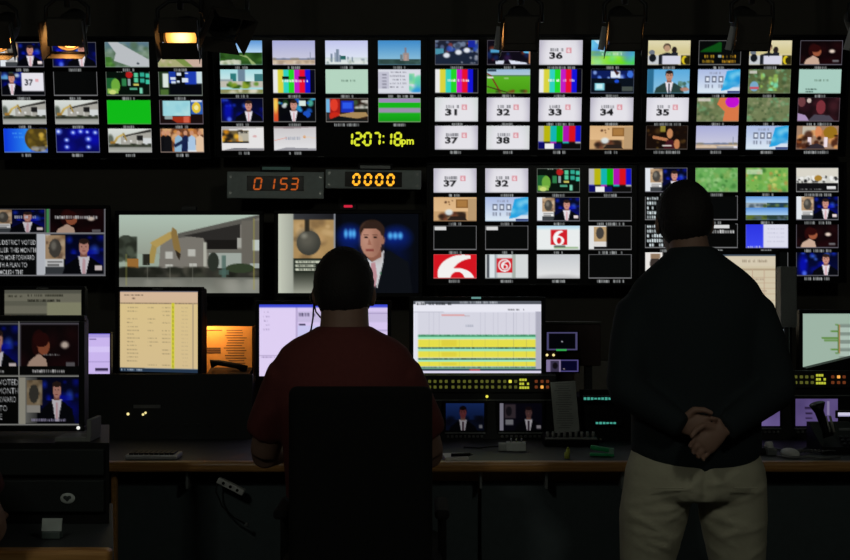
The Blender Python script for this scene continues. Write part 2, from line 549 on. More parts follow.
def pic_weatherset():
    c = T('180c0c'); c.rect(.08, .06, .70, .66, '9cd4dc'); c.blobs(3, 12, ['78c4d0', 'c0e4e0', '90ccd8'], .1, .08, .68, .64, (.04, .1), .6)
    c.rect(.71, .02, .98, .60, '2a5cb0'); c.ell(.84, .34, .10, .22, 'e0c030'); c.ell(.84, .34, .05, .1, 'f0e8a0'); c.rect(.72, 0, .96, .12, 'd8e0f0')
    c.poly([(.2, .72), (.7, .66), (.7, .95), (.4, .95)], 'a03018'); c.rect(.55, .70, .68, .95, 'd06048'); c.rect(.12, .66, .30, .80, '90a0a0')
    return c.frame('6c6068')

def pic_crowd(seed, cols, bg):
    c = T(bg)
    c.blobs(seed, 26, cols, 0, .0, 1, 1, (.03, .11), .9, .25)
    return c

def pic_handshake():
    c = pic_crowd(5, ['d08840', 'b06a38', '5c3020', 'd8a878'], '6a4028')
    for x, col in [(.08, '0c0c10'), (.18, '101014'), (.42, '8cb4d0'), (.58, '142048'), (.72, 'a8c4e0'), (.90, 'e0c0a0')]:
        c.ell(x, .22, .045, .1, 'c89070'); c.poly([(x - .10, 1), (x - .08, .4), (x, .3), (x + .08, .4), (x + .10, 1)], col)
    c.poly([(.3, .7), (.55, .45), (.6, .55), (.35, .8)], '182448'); c.rect(.62, .92, .82, .97, 'e8e8e8')
    return c.frame('807068', .014, .03)

def pic_blueball():
    c = T('1048e0'); c.hgrad(0, .6, '0c34d8', '2c90f0'); c.ell(.78, .45, .30, .52, '4a3c18'); c.blobs(8, 16, ['7c6420', 'b89830', '2c2410', '5c4c18'], .55, .05, 1, .85, (.03, .08), .8)
    c.ell(.86, .3, .06, .1, 'e0b848', .8, .4); c.blobs(2, 8, ['808080', 'b0b0b0'], .6, .75, 1, 1, (.03, .07), .7); c.scribble(3, .2, .2, .45, .06, '4ca0f8'); c.scribble(5, .25, .35, .48, .06, '4ca0f8')
    return c.frame('5878b8', .012, .03)

def pic_bluelights():
    c = T('06085a'); c.blobs(6, 8, ['0a0cc0', '0c10a0'], 0, 0, 1, 1, (.06, .14), .6, .9)
    for x, y, r in [(.07, .16, .07), (.40, .2, .05), (.57, .16, .05), (.72, .18, .04), (.90, .2, .05), (.25, .5, .05), (.74, .46, .06), (.25, .78, .05), (.74, .78, .05)]:
        c.ell(x, y, r, r * 1.5, '7090ff', .9, .6); c.ell(x, y, r * .4, r * .7, 'e0e8ff', .9, .5)
    return c.frame('606890')

def pic_hills():
    c = T('78b0e0'); c.vgrad(0, .5, '5a94d8', 'b8d8f0'); c.rect(0, .5, 1, 1, '2c5420'); c.blobs(3, 20, ['18380c', '3c6c28', '244818'], 0, .5, 1, .85, (.05, .12), .7)
    c.poly([(.45, .60), (.62, .62), (.85, .98), (.74, .98), (.65, .72)], '98b070'); c.poly([(0, .85), (.35, .78), (.5, 1), (0, 1)], 'd0d4c0'); c.blobs(6, 8, ['c8ccb8', '90a078'], 0, .8, .5, 1, (.03, .06), .8)
    return c.frame('7898a0', .012, .022)

def pic_plain(seed=1, low=False):
    c = T('b8b8d8'); c.vgrad(0, .76, 'a8acd8', 'c8c8dc'); c.rect(0, .74, 1, .82, '8088a0'); c.blobs(seed, 12, ['6c7488', '88806c'], 0, .72, 1, .80, (.03, .06), .7)
    c.vgrad(.80, 1, 'c0a890', 'd8c4a8'); c.blobs(seed + 3, 10, ['e0d4c0', 'a08c78'], 0, .84, 1, 1, (.04, .10), .7); c.line(.88, .5, .88, .78, .02, '8890a8')
    if low: c.rect(0, .86, .5, .95, 'd8c0a8'); c.rect(.5, .86, 1, .95, 'a8a4a8'); c.rect(.9, .87, .98, .95, 'e8e4f0'); c.rect(0, .95, 1, 1, '303028')
    return c.frame('9c98b8', .012, .022)

def pic_skyline():
    c = T('c4ccec'); c.vgrad(0, .8, 'c0c4ec', 'dfe6f2'); c.vgrad(.7, 1, 'c8d4d8', 'e8ece8')
    for x, w, t in [(.13, .05, .55), (.22, .03, .5), (.26, .06, .36), (.33, .04, .6), (.52, .03, .66), (.62, .03, .68)]:
        c.rect(x, t, x + w, .88, '78889c')
    c.rect(.36, .64, .48, .78, '20605c'); c.blobs(3, 18, ['708090', '98a89c', 'e8ece8'], 0, .75, 1, .95, (.02, .05), .7); c.rect(0, .96, 1, 1, '304038')
    return c.frame('a0a8c0', .012, .022)

def pic_tower():
    c = T('4c98d0'); c.vgrad(0, .8, '3c88c8', '88bcd8'); c.rect(0, .76, 1, 1, '34504c'); c.blobs(4, 16, ['28403c', '50746c', '304844'], 0, .78, 1, 1, (.04, .08), .8)
    c.rect(.62, .30, .67, .82, '7c7c8c'); c.rect(.58, .52, .72, .84, '9c8c88'); c.rect(.52, .58, .57, .84, '6c7c84'); c.rect(.62, .6, .68, .84, 'b49890')
    return c.frame('5c88a8', .012, .022)

def pic_city():
    c = T('a8d8dc'); c.vgrad(0, .5, 'a0d8e0', 'd0e8e8'); c.rect(.24, .18, .38, .55, '2c7878'); c.rect(.42, .0, .58, .5, '6c8498'); c.rect(.8, .2, 1, .5, '3c787c'); c.rect(0, .42, .3, .7, '98a4a8')
    c.rect(0, .5, 1, .75, 'c0bcb0'); c.blobs(7, 16, ['3c6818', '5a8a24', '88a02c', '2c5010'], .15, .5, .9, .8, (.04, .08), .9); c.rect(0, .84, 1, 1, '8c8c5c'); c.blobs(5, 8, ['d8d4c0', '78803c'], 0, .84, 1, 1, (.04, .1), .8)
    return c.frame('80988c', .012, .022)

def pic_palecard(a=True):
    c = T('b4d4c0' if a else 'a8ccc0'); c.scribble(2, .30, .44, .70, .08, '6c8878')
    if not a: c.scribble(7, .18, .80, .42, .07, '405850'); c.scribble(9, .18, .90, .34, .06, '405850')
    return c.frame('98b0a4', .012, .022)

def pic_forecastlist():
    c = T('d8dae4'); c.rect(0, .12, .26, .8, 'c0c0d0'); c.blobs(3, 10, ['38b0e8', '2c90e0', '5cd0a0'], .72, .2, 1, .95, (.06, .12), .8); c.rect(.72, .18, .85, .62, '78d890', .7)
    for i in range(5):
        c.scribble(i, .28, .10 + i * .15, .66, .07, '8c8c98'); c.rect(.10, .2 + i * .13, .2, .26 + i * .13, '9090a0')
    return c.frame('a8a8b4', .012, .022)

def pic_presentercolour():
    c = T('06080c'); c.vgrad(0, 1, 'd88030', 'd84828', 0, .12); c.ell(.06, .3, .05, .3, 'f8e060', .8, .4)
    c.blobs(4, 22, ['1c60c8', '30a8d8', '58c8b0', 'e8f0f0', '244cb0', '183c18'], .12, .0, 1, .6, (.03, .07), .8, .3); c.rect(.6, .12, .76, .34, 'd8e8e0'); c.ell(.78, .68, .09, .14, '1c50c0')
    presenter(c, .48, .10, .38)
    return c.frame('686868')

def pic_redset():
    c = T('2a1c14'); c.rect(0, .05, .10, .6, '70b4e0'); c.rect(.10, .05, .33, .9, 'a81c18'); c.ell(.2, .3, .09, .25, 'e03c28'); c.ell(.22, .75, .14, .15, 'c82818')
    c.rect(.36, .14, .66, .60, '1830b8'); c.rect(.40, .2, .62, .45, '2c58e8'); c.poly([(.3, .7), (.9, .5), (1, .75), (.5, .95)], 'a88858'); c.blobs(5, 8, ['e0e0d8', '40603c', '202820'], .66, .1, 1, .5, (.04, .09), .8); c.rect(.66, .45, 1, .6, '202018')
    c.poly([(0, .95), (.3, .75), (1, .92), (1, 1), (0, 1)], '101414'); c.rect(.02, .62, .09, .9, '282c30')
    return c.frame('787470')

def pic_stripes():
    c = T('14b418'); c.rect(0, 0, 1, .20, '9c88b4'); c.rect(0, .42, 1, .62, '9890a8'); c.vgrad(.62, 1, '18b01c', '109414')
    return c.frame('6ca060', .014, .03)

def pic_lowerthird():
    c = T('e4e2e2'); c.poly([(0, 0), (.6, .03), (1, 0), (1, .06), (.5, .1), (0, .14)], 'a8a4a4'); c.rect(.06, .18, .64, .70, '6a5a38'); c.blobs(8, 18, ['e0901c', 'f0b830', 'c87010', '181410'], .02, .15, .5, .7, (.04, .09), .85); c.rect(.40, .24, .64, .62, 'c8c4b8', .8); c.rect(.1, .64, .64, .70, '201c18'); c.scribble(4, .45, .2, .64, .1, '282828'); c.ell(.78, .42, .05, .05, 'd8b0b0')
    c.poly([(0, 1), (.3, .9), (1, .92), (1, 1)], '707078')
    return c.frame('b0a8a4', .012, .022)

def pic_logowhite():
    c = T('d6d4d6'); c.vgrad(0, 1, 'c8c4c6', 'e2e2e4'); c.scribble(6, .28, .44, .62, .12, 'a8acb8'); c.ell(.72, .44, .035, .06, 'd8a070'); c.line(0, .6, .3, .48, .015, 'e09888'); c.line(.7, .42, 1, .5, .01, 'e8c8a8'); c.poly([(0, 1), (.3, .88), (1, .92), (1, 1)], '909098')
    c.poly([(0, 0), (1, 0), (1, .04), (.4, .1), (0, .08)], '8a7c80')
    return c.frame('a8a4a8', .012, .022)

def pic_newsroom(seed=1):
    c = T('1c2030'); c.blobs(seed, 30, ['303c50', '58688c', '101420', '7c8ca8', '883c38', '2c4cb0'], 0, 0, 1, .6, (.03, .07), .8, .3)
    c.rect(.02, .35, .2, .58, '4890a8'); c.poly([(0, .6), (.6, .4), (1, .6), (1, 1), (0, 1)], '1a2438')
    for x, y in [(.27, .62), (.54, .5), (.73, .42)]: c.ell(x, y, .075, .10, 'e8ecf4', .95, .3)
    c.blobs(seed + 2, 10, ['404858', '20283c', 'b0b4c0'], .6, .55, 1, 1, (.02, .05), .7); c.rect(.76, .04, .92, .3, '1828a0')
    return c.frame('585860')

def pic_stage():
    c = T('0c0814'); c.blobs(3, 16, ['582030', '402058', '183070', 'a04828'], 0, .05, 1, .85, (.03, .07), .6, .6); c.rect(.08, .38, .28, .52, '4c9cc8'); c.rect(.28, .36, .75, .46, 'a898b8'); c.poly([(.78, .32), (1, .42), (1, .56), (.84, .52)], '60b8e8')
    c.poly([(.2, .85), (.4, .82), (.38, .97), (.2, .97)], 'd4d8e8'); c.poly([(.5, .80), (.92, .92), (.92, .97), (.55, .97)], 'e0e4f4'); c.rect(.95, .45, .98, .95, 'c88858')
    return c.frame('504c54')

def pic_rainbow():
    c = T('3cc0e0'); c.hgrad(0, 1, '68c8e8', '2c20b8', 0, .45); c.hgrad(0, 1, '88c84c', '1c98a8', .45, .65); c.hgrad(0, 1, 'd8e01c', '3cd81c', .65, 1); c.blobs(3, 14, ['e8f088', '50e048', '58d8d8', '3c5cd8'], 0, .3, 1, 1, (.06, .14), .4, .9)
    c.rect(.2, .35, .7, .48, 'b8e8f0', .6); c.scribble(3, .25, .52, .68, .10, 'e8f4f0', .6); c.poly([(.06, .02), (.25, .02), (.2, .25)], 'e0f4f8', .7)
    return c.frame('70a0a8', .012, .022)

def pic_field():
    c = T('58a81c'); c.vgrad(0, .28, '98b8d8', 'b0c8d8'); c.rect(0, .26, 1, .32, '58805c'); c.vgrad(.32, 1, '58b020', '489c14'); c.rect(.02, .05, .22, .14, '283c50')
    for a, b in [((0, .2), (.1, .3)), ((.1, .3), (.18, .55)), ((.18, .55), (.28, .85)), ((.28, .85), (.3, 1))]: c.line(*a, *b, .03, '782820')
    c.line(0, .72, .5, .98, .025, '3c2c18'); c.rect(.02, .34, .16, .40, 'dcdcd4'); c.blobs(3, 6, ['803020', '2c3c14'], .2, .85, .95, 1, (.03, .06), .7); c.rect(.4, .38, .5, .42, 'c8d8b0')
    return c.frame('80986c', .012, .022)

def pic_bluelounge():
    c = T('08101c'); c.rect(0, .1, 1, .4, '0c1c58'); c.blobs(5, 10, ['4c78e0', '98b8f8', '2840a0'], 0, .1, 1, .4, (.03, .06), .8, .4); c.rect(.46, .12, .68, .38, 'e0e8f4'); c.poly([(.5, .02), (.66, .18), (.6, .3)], '402020'); c.ell(.9, .25, .07, .12, '3c70d8')
    c.rect(.1, .60, .32, .88, '88d0e0'); c.rect(.14, .64, .28, .82, 'c8f0f4'); c.ell(.6, .52, .05, .07, '2050d8'); c.rect(.35, .6, .7, .97, '06080c'); c.rect(.72, .74, .97, .92, '707868', .6)
    return c.frame('485060')

def pic_room():
    c = T('c8a070'); c.vgrad(0, .6, 'd8b080', 'e0b888'); c.rect(.52, .12, .80, .46, '8c6030'); c.rect(.55, .16, .77, .42, 'a87840'); c.rect(.8, .08, .98, 1, 'b89870'); c.blobs(4, 6, ['704828', '503020'], .25, .15, .45, .4, (.015, .03), .9)
    c.blobs(6, 14, ['583020', '2c2018', '804830', '3c2c24'], .05, .62, .75, 1, (.05, .1), .9); c.ell(.36, .64, .09, .12, 'dce4e4', .95, .3); c.poly([(.3, 1), (.4, .8), (.7, .8), (.8, 1)], '28201c')
    return c.frame('907050', .012, .03)

def pic_press():
    c = T('d8cca0'); c.vgrad(0, .55, 'e0d8b4', 'd0c48c'); c.ell(.45, .28, .09, .15, '5c4c3c'); c.ell(.45, .34, .07, .13, 'b89478'); c.poly([(.2, 1), (.26, .6), (.45, .5), (.66, .58), (.72, 1)], '1c2028'); c.ell(.62, .40, .06, .13, '241c1c'); c.rect(.56, .5, .7, .7, '20242c')
    c.rect(.34, .64, .76, .97, 'd4d4e4'); c.rect(0, .62, .26, 1, 'c8ccd0'); c.ell(.1, .5, .07, .1, '6c7480'); c.ell(.12, .72, .08, .16, '14181c'); c.rect(.78, .62, 1, 1, '28240c'); c.ell(.86, .8, .07, .17, 'd8c020'); c.ell(.9, .82, .05, .13, '28240c')
    return c.frame('a89c7c', .012, .022)

def pic_chart():
    c = T('060808'); c.poly([(.05, .45), (.15, .35), (.35, .2), (.48, .08), (.54, .1), (.54, .48), (.05, .48)], '0c4c14')
    for j, y in enumerate((.60, .80)):
        c.scribble(j, .10, y, .34, .11, 'b89024'); c.scribble(j + 5, .56, y, .88, .11, 'c89424'); 
    c.rect(.46, .60, .54, .7, '90a0a0')
    return c.frame('6c6c6c')

def pic_singer(title=False):
    c = T('0c0406'); c.blobs(3, 8, ['280810', '1c0408', '300c10'], 0, 0, 1, 1, (.08, .16), .5, .9); c.ell(.32, .42, .12, .28, '240809'); c.ell(.40, .47, .10, .18, '9c563a'); c.ell(.36, .34, .13, .15, '2c0a0a'); c.poly([(.10, 1), (.16, .78), (.32, .62), (.44, .74), (.48, 1)], 'c8a894'); c.ell(.75, .45, .065, .07, 'ecd8c8', .95, .4)
    c.rect(.77, .80, .92, .88, '686468')
    if title: c.scribble(5, .18, .1, .85, .10, 'e8d8d8')
    return c.frame('64606a')

def pic_suit():
    c = T('68b0d8'); c.vgrad(0, 1, '58a8dc', '90c4e0'); c.rect(0, 0, .16, 1, '2c6c90'); c.blobs(4, 6, ['40685c', '58806c'], .72, .5, 1, .9, (.04, .08), .8, .3)
    presenter(c, .52, .08, .40, suit='28403c', skin='c08c74', hair='241814', tie='38404c'); c.ell(.88, .84, .10, .08, 'b8806c', .9)
    return c.frame('5890b0', .012, .022)

def pic_days():
    c = T('c4d4ec'); c.vgrad(0, 1, 'a8b8e0', 'dce8f2'); c.poly([(.68, .10), (1, .0), (1, .6), (.72, .85), (.55, .9), (.62, .5)], '28a4e0'); c.blobs(3, 8, ['58c0e8', '1c8cd4', 'a0dcf0'], .6, .05, 1, .75, (.06, .11), .6, .7)
    for i in range(3):
        x = .18 + i * .155; c.rect(x, .30, x + .11, .56, '70788c'); c.rect(x + .025, .36, x + .085, .5, 'e0e8f4'); c.scribble(i + 4, x, .64, x + .11, .14, '8890a4')
    c.scribble(2, .2, .14, .56, .09, '9098b0'); c.rect(.7, .9, 1, 1, '30407c')
    return c.frame('98b0c8', .012, .022)

def pic_map(seed, base, cols, extra=None):
    c = T(base); c.blobs(seed, 90, cols, 0, 0, 1, 1, (.015, .06), .55, .5)
    if extra == 'radar': c.blobs(seed, 14, ['58d8a0', '80e8b8', '98c058'], .3, .1, .7, .9, (.03, .07), .8); c.ell(.15, .72, .10, .2, '78a8c8'); c.rect(.05, .74, .26, .84, 'c05868'); c.rect(.03, .08, .2, .2, 'd8d4d0', .8)
    if extra == 'orange':
        c.poly([(.55, 0), (1, 0), (1, 1), (.62, 1), (.66, .6), (.48, .3)], 'd87848'); c.ell(.83, .2, .16, .24, 'c010d0'); c.rect(.03, .05, .32, .18, 'd8d0c8', .85)
    if extra == 'tag': c.rect(.03, .08, .4, .28, 'd8e4d0', .6)
    return c.frame('78806c', .012, .022)

def pic_show(seed):
    c = T('1a0c10'); c.blobs(seed, 14, ['3c1820', '50242c', '281018'], 0, 0, 1, 1, (.06, .12), .6, .6); c.ell(.55, .42, .11, .28, '783038'); c.ell(.1, .2, .09, .2, '6c3c40'); c.poly([(0, 1), (0, .65), (.2, .75), (.3, 1)], 'a890b8'); c.poly([(.25, 1), (.4, .72), (.75, .75), (.9, 1)], '484450'); c.ell(.27, .15, .05, .1, 'c8b8b0')
    return c.frame('5c5058')

def pic_bar():
    c = T('160c08'); c.blobs(4, 20, ['3c2410', '503818', '241408', '6c5820'], 0, 0, 1, 1, (.03, .07), .7, .5); c.rect(.34, .04, .46, .28, '8c8030'); c.ell(.57, .35, .07, .2, 'c08458'); c.line(.2, .5, .5, .6, .07, 'b87850'); c.poly([(.42, 1), (.5, .62), (.64, .6), (.8, 1)], '40141c'); c.ell(.74, .78, .07, .2, 'c07c50'); c.rect(.4, .82, .62, .87, 'e0d8d0')
    return c.frame('4c4440')

def pic_faces():
    c = T('a08068'); c.rect(.15, .05, .45, .45, 'c0b8a8'); c.blobs(3, 20, ['c07840', '8c4c24', '401c10', 'd8985c'], 0, .2, 1, 1, (.05, .10), .85, .3); c.ell(.52, .3, .08, .24, 'd88858'); c.ell(.8, .3, .16, .25, '98701c'); c.rect(.28, .5, .36, .8, 'e8d8e0'); c.rect(.66, .5, .74, .9, 'ecdce4'); c.poly([(.2, 1), (.35, .8), (.5, .75), (.65, .85), (.7, 1)], '302830'); c.blobs(4, 8, ['200c08'], 0, .4, 1, .9, (.04, .07), .8)
    return c.frame('6c5850', .014, .03)

def six(c, x0, y0, w, h, fg, bg):
    E = lambda cx, cy, rx, ry: ((c.X - x0 - cx * w) / (rx * w)) ** 2 + ((c.Y - y0 - cy * h) / (ry * h)) ** 2 < 1
    stem = E(.70, .52, .70, .52) & ~E(.98, .60, .62, .50) & (c.X < x0 + .90 * w)
    bowl = E(.52, .68, .48, .32)
    hole = E(.54, .68, .20, .22)
    c.put((stem | bowl).astype(float), fg); c.put(hole.astype(float), bg)
    return c

def pic_six():
    c = T('e8ecec'); c.vgrad(0, .2, 'a8d0ec', 'e0ecec'); c.rect(.32, .18, .70, .80, 'd01c28'); six(c, .38, .22, .25, .60, 'f6f6f6', 'd01c28'); c.rect(.4, .88, .95, .95, '6c9858', .7); c.rect(.4, .82, .66, .9, '303830', .7)
    return c.frame('b0b8b8', .012, .022)

def pic_bigsix():
    c = T('d41420'); six(c, .10, .04, .84, 1.5, 'f2f0ee', 'd41420')
    return c.frame('c86060', .012, .03)

def pic_sixstripe():
    c = T('d4d8d8'); c.hgrad(.05, .3, '30343c', 'c8d0d4'); c.rect(.10, .0, .22, 1, 'dce4e8'); c.rect(.62, 0, .70, 1, 'a8b0a8'); c.rect(.27, .18, .63, .76, 'd0202c'); c.ell(.45, .47, .145, .26, 'ece8e8'); c.ell(.45, .47, .115, .20, 'd0202c'); six(c, .37, .30, .16, .34, 'ece8e8', 'd0202c')
    return c.frame('8c9090', .014, .03)

def pic_white():
    c = T('d4d6d8'); c.vgrad(0, 1, 'c4c8cc', 'e4e4e4'); c.ell(.5, 1.05, .6, .2, '9c9ca0', .5, .3)
    return c.frame('a0a0a0', .012, .022)

def pic_partial():
    c = T('060606'); c.rect(0, 0, .42, 1, 'dfe0e0'); c.rect(.13, .06, .42, .66, 'b89a70'); c.ell(.27, .32, .09, .24, '44403c'); c.rect(.13, .66, .42, .84, 'dcd8d4'); c.rect(.13, .86, .42, 1, '101010')
    return c.frame('7a7a7a')

def pic_mono():
    c = T('d0d0c8'); c.rect(0, 0, 1, .36, 'd8d4c8'); c.blobs(3, 40, ['181818', '303030', 'e8e8e4', 'f0f0ee'], 0, .34, 1, .62, (.02, .05), .9, .25); c.ell(.52, .44, .09, .12, 'a88030'); c.rect(0, .64, 1, 1, '101012'); c.rect(.72, .76, .93, .88, 'e0e0e0'); c.scribble(4, .1, .86, .6, .06, '808080')
    return c.frame('888888')

def pic_landscapes():
    c = T('5890c8')
    for i, (x, y) in enumerate([(0, 0), (.5, 0), (0, .5), (.5, .5)]):
        c.vgrad(y, y + .3, '5890d8', 'a8ccec', x, x + .5); c.rect(x, y + .3, x + .5, y + .5, ['98a8b0', '203c50', '5c6c28', '283c34'][i]); c.blobs(i, 6, ['384828', '688048', '4c5c68'], x, y + .34, x + .5, y + .5, (.03, .06), .8)
    return c.frame('587898', .012, .022)

def pic_bluewhite():
    c = T('dcdcec'); c.vgrad(0, 1, '2c34e0', '3c48f0', 0, .42); c.scribble(3, .06, .92, .36, .06, 'd0d4ff')
    for i in range(4): c.scribble(i, .5, .2 + i * .17, .9, .05, 'c0c0d4')
    return c.frame('8888b0', .012, .022)

def pic_textblack(n, seed, white=False):
    c = T('050505')
    for i in range(n):
        c.scribble(seed + i, .06, .06 + i * .19, .06 + .9 * random.Random(seed + i).uniform(.7, 1), .13, 'd8e4e8')
    if white: c.a[:] = hexc('050505'); c.rect(.03, .06, .8, .20, 'd8d8d8'); c.scribble(seed, .04, .26, .9, .14, 'd0d0d0')
    return c.frame('7c7c7e')

def cell(pic, seed, wide=False):
    """picture with its small caption below"""
    H = 36
    out = np.zeros((H, TW, 3))
    out[:TH] = pic.out()
    cap = Cv(TW, 5, '000000', asp=TW / 5.0)
    k = .30 if wide else .14
    cap.scribble(seed, .5 - k, .1, .5 + k, .8, 'c4c8c8', .8, .042)
    out[TH + 1:] = cap.out()
    return out

GREENMAP = ['5c7048', '7c8c60', '48603c', 'a09c78', '68a878', '3c5030']
LUSH = ['58a048', '78b860', '3c8434', 'a0cc88', '88a858', '2c6428']

# ------------------------------------------------------------------ the room
bm = new_bm(); add_box(bm, (0, 2.4, -0.05), (8.4, 7.6, 0.1)); struct(obj('floor', bm, FLOORM))
bm = new_bm(); add_box(bm, (0, 2.4, 2.95), (8.4, 7.6, 0.1)); struct(obj('ceiling', bm, CEILM))
bm = new_bm(); add_box(bm, (0, 6.05, 1.45), (8.4, 0.1, 2.9)); struct(obj('wall_back', bm, WALLM))
bm = new_bm(); add_box(bm, (0, -1.15, 1.45), (8.4, 0.1, 2.9)); struct(obj('wall_front', bm, WALLM))
bm = new_bm(); add_box(bm, (-4.05, 2.45, 1.45), (0.1, 7.1, 2.9)); struct(obj('wall_left', bm, WALLM))
bm = new_bm(); add_box(bm, (4.05, 2.45, 1.45), (0.1, 7.1, 2.9)); struct(obj('wall_right', bm, WALLM))

# unseen fill globes added on the ceiling behind the operators, brightening their camera side
for i, (x, y, place) in enumerate([(-1.3, 0.9, 'nearest the left desk'), (1.2, 0.9, 'behind the standing person')]):
    t = thing('fill_globe', 'round fill globe added on the ceiling ' + place, 'fill lamp', (x, y, 2.9), 0, 'added fill globes')
    bm = new_bm(); add_tube(bm, [(0, 0, 0), (0, 0, -0.03), (0, 0, -.065)], [0.07, 0.065, .03], 28); obj('fill_globe_mount', bm, DKMET, t)
    bm = new_bm(); add_ball(bm, (0, 0, -.14), .08, 28, 18); gl = obj('globe', bm, glow('fill_globe_glass', (0.9, 1.0, 0.85), 1.0), t, True)
    ld = bpy.data.lights.new('fill_bulb', 'POINT'); ld.shadow_soft_size = 0.115; ld.energy = FILL_LIGHT; ld.color = (0.95, 1.0, 0.85)
    lo = bpy.data.objects.new('fill_light', ld); C.objects.link(lo); lo.parent = t; lo.location = (0, 0, -0.14)

# ------------------------------------------------------------------ the video wall
YW = 5.76
def px2m(v, Y=YW): return v * Y / F

def video_display(label, cols, rows, cw, ch, pics, tilt, wide=(), bezel_pad=(7.2, 4.4), names=None):
    """cols/rows: pixel left edges / top edges of the first cells and pitch; builds one wall display"""
    (x0, dx), (y0, dy) = cols, rows
    cx = x0 + (3 * dx + cw) / 2; cy = y0 + (3 * dy + ch) / 2 + 1.0
    c = P(cx, cy, YW)
    W = px2m(3 * dx + cw + 2 * bezel_pad[0]); Hh = px2m(3 * dy + ch + 2 * bezel_pad[1] + 4)
    t = thing('video_wall_display', label, 'display', c, 0, 'tiled displays of the video wall')
    t.rotation_euler = (math.radians(tilt), 0, 0)
    b = 0.008
    bm = new_bm()
    for (sx, sz, ox, oz) in [(W, b, 0, Hh / 2 - b / 2), (W, b, 0, -Hh / 2 + b / 2), (b, Hh - 2 * b, -W / 2 + b / 2, 0), (b, Hh - 2 * b, W / 2 - b / 2, 0)]:
        add_box(bm, (ox, 0.004, oz), (sx, 0.024, sz), 0.0015, seg=1)
    obj('bezel', bm, BLACK, t)
    box('back_cover', (0, 0.045, 0), (W - 0.01, 0.06, Hh - 0.01), BLACK, t, 0.008)
    # wall bracket reaching the wall behind
    bm = new_bm(); gap = (6.0 - YW); k = math.tan(math.radians(tilt))
    add_tube(bm, [(0, 0.07, 0), (0, gap / math.cos(math.radians(tilt)) + 0.0, -gap * k * 0)], 0.03, 12)
    obj('wall_bracket', bm, DKMET, t)
    scr = box('screen', (0, 0.0125, 0), (W - 2 * b, 0.005, Hh - 2 * b), GLASSB, t)
    box('maker_mark', (0, -0.0085, -Hh / 2 + b / 2), (.03, .001, .003), GREYP, t)
    n = 0
    for r in range(4):
        for q in range(4):
            if pics[r * 4 + q] is None: continue
            # cell rectangle in pixels: picture + caption
            px = x0 + q * dx + cw / 2; py = y0 + r * dy
            h = ch * 36.0 / 30.0
            lc = P(px, py + h / 2, YW) - c
            o = screen_mesh('picture_tile', cell(pics[r * 4 + q], r * 17 + q * 5 + len(label), (r, q) in wide), px2m(cw), px2m(h), scr, 1.0, (lc.x, 0.0085, lc.z))
            if names and names[r * 4 + q]: o['label'] = names[r * 4 + q]
            n += 1
    return t, scr, c

# painted once, shared between the displays
sp, dm = pic_split, pic_demolition
dispA = video_display('tiled wall display at top left with a plain bright green picture', (1.2, 52.5), (43.0, 28.25), 43.7, 24.2,
    [sp(), pic_presenter(.66), pic_aerial(), pic_road(),
     None, pic_empty(), pic_greenroom(), pic_bluestudio(),
     dm(), dm(), T('10b818').frame('40a040', .014, .03), pic_weatherset(),
     pic_blueball(), pic_bluelights(), dm(), pic_handshake()], 8)
# its fifth picture: presenter beside a numbered card
t, scr, c0 = dispA
c = T('06080c'); blue_set(c, 4, 0, .5); c.blobs(6, 6, ['d8e8e8', '60a0d0', '385028'], 0, .05, .45, .35, (.03, .06), .8); presenter(c, .25, .12, .34)
c.rect(.47, .10, .96, .82, 'e4e2ea'); c.text('37', .54, .34, .26, '3c3c44', w=.19, bold=.03); c.rect(.78, .34, .85, .45, 'e0a8b0'); c.frame('5c5c60')
lc = P(1.2 + 43.7 / 2, 43 + 28.25 + 24.2 * .6, YW) - c0
screen_mesh('picture_tile', cell(c, 9), px2m(43.7), px2m(24.2 * 1.2), scr, 1.0, (lc.x, 0.0085, lc.z))

dispB = video_display('tiled wall display with a yellow digital time readout at its lower corner', (220.4, 52.6), (41.4, 28.3), 42.4, 23.6,
    [pic_hills(), pic_plain(1), pic_skyline(), pic_tower(),
     pic_city(), pic_bars(1), pic_palecard(True), pic_forecastlist(),
     pic_presenter(.65, 7), pic_presentercolour(), pic_redset(), pic_stripes(),
     pic_lowerthird(), pic_logowhite(), None, None], 8, wide={(1, 3), (2, 2)})
dispC = video_display('tiled wall display at top with white cards numbered 31 to 34 in a row', (435.0, 51.9), (41.0, 28.0), 43.2, 24.0,
    [pic_newsroom(), pic_stage(), pic_card('36'), pic_rainbow(),
     pic_bars(2), pic_field(), pic_bars(4), pic_bluelounge(),
     pic_card('31', 'dcdfe0', 'd0d6d6'), pic_card('32'), pic_card('33'), pic_card('34'),
     pic_card('37'), pic_card('38', 'd8dade', 'd0d4d4'), pic_smpte(), pic_room()], 8, wide={(0, 2), (2, 2)})
dispD = video_display('tiled wall display at top right with a white card numbered 35', (647.2, 50.5), (41.3, 27.95), 42.2, 23.8,
    [pic_press(), pic_chart(), pic_press(), pic_singer(),
     pic_suit(), pic_days(), pic_map(3, '5c6840', GREENMAP, 'radar'), pic_palecard(False),
     pic_card('35', 'dcdae4', 'd4d2dc'), pic_map(5, '6c7850', GREENMAP, 'orange'), pic_map(8, '707c54', GREENMAP), pic_show(4),
     pic_bar(), pic_plain(3, True), pic_days(), pic_faces()], 8, wide={(2, 0), (2, 3), (3, 0), (3, 3)})
dispE = video_display('tiled wall display with a large white 6 on red at its lower corner', (433.6, 51.75), (168.2, 28.65), 43.0, 24.0,
    [pic_card('37'), pic_card('32'), pic_greenroom(), pic_smpte(),
     pic_room(), pic_days(), pic_split(), pic_empty(),
     pic_empty(True), pic_empty(True), pic_six(), pic_partial(),
     pic_bigsix(), pic_sixstripe(), pic_white(), pic_empty()], 0, wide={(1, 3), (2, 3), (3, 3)})
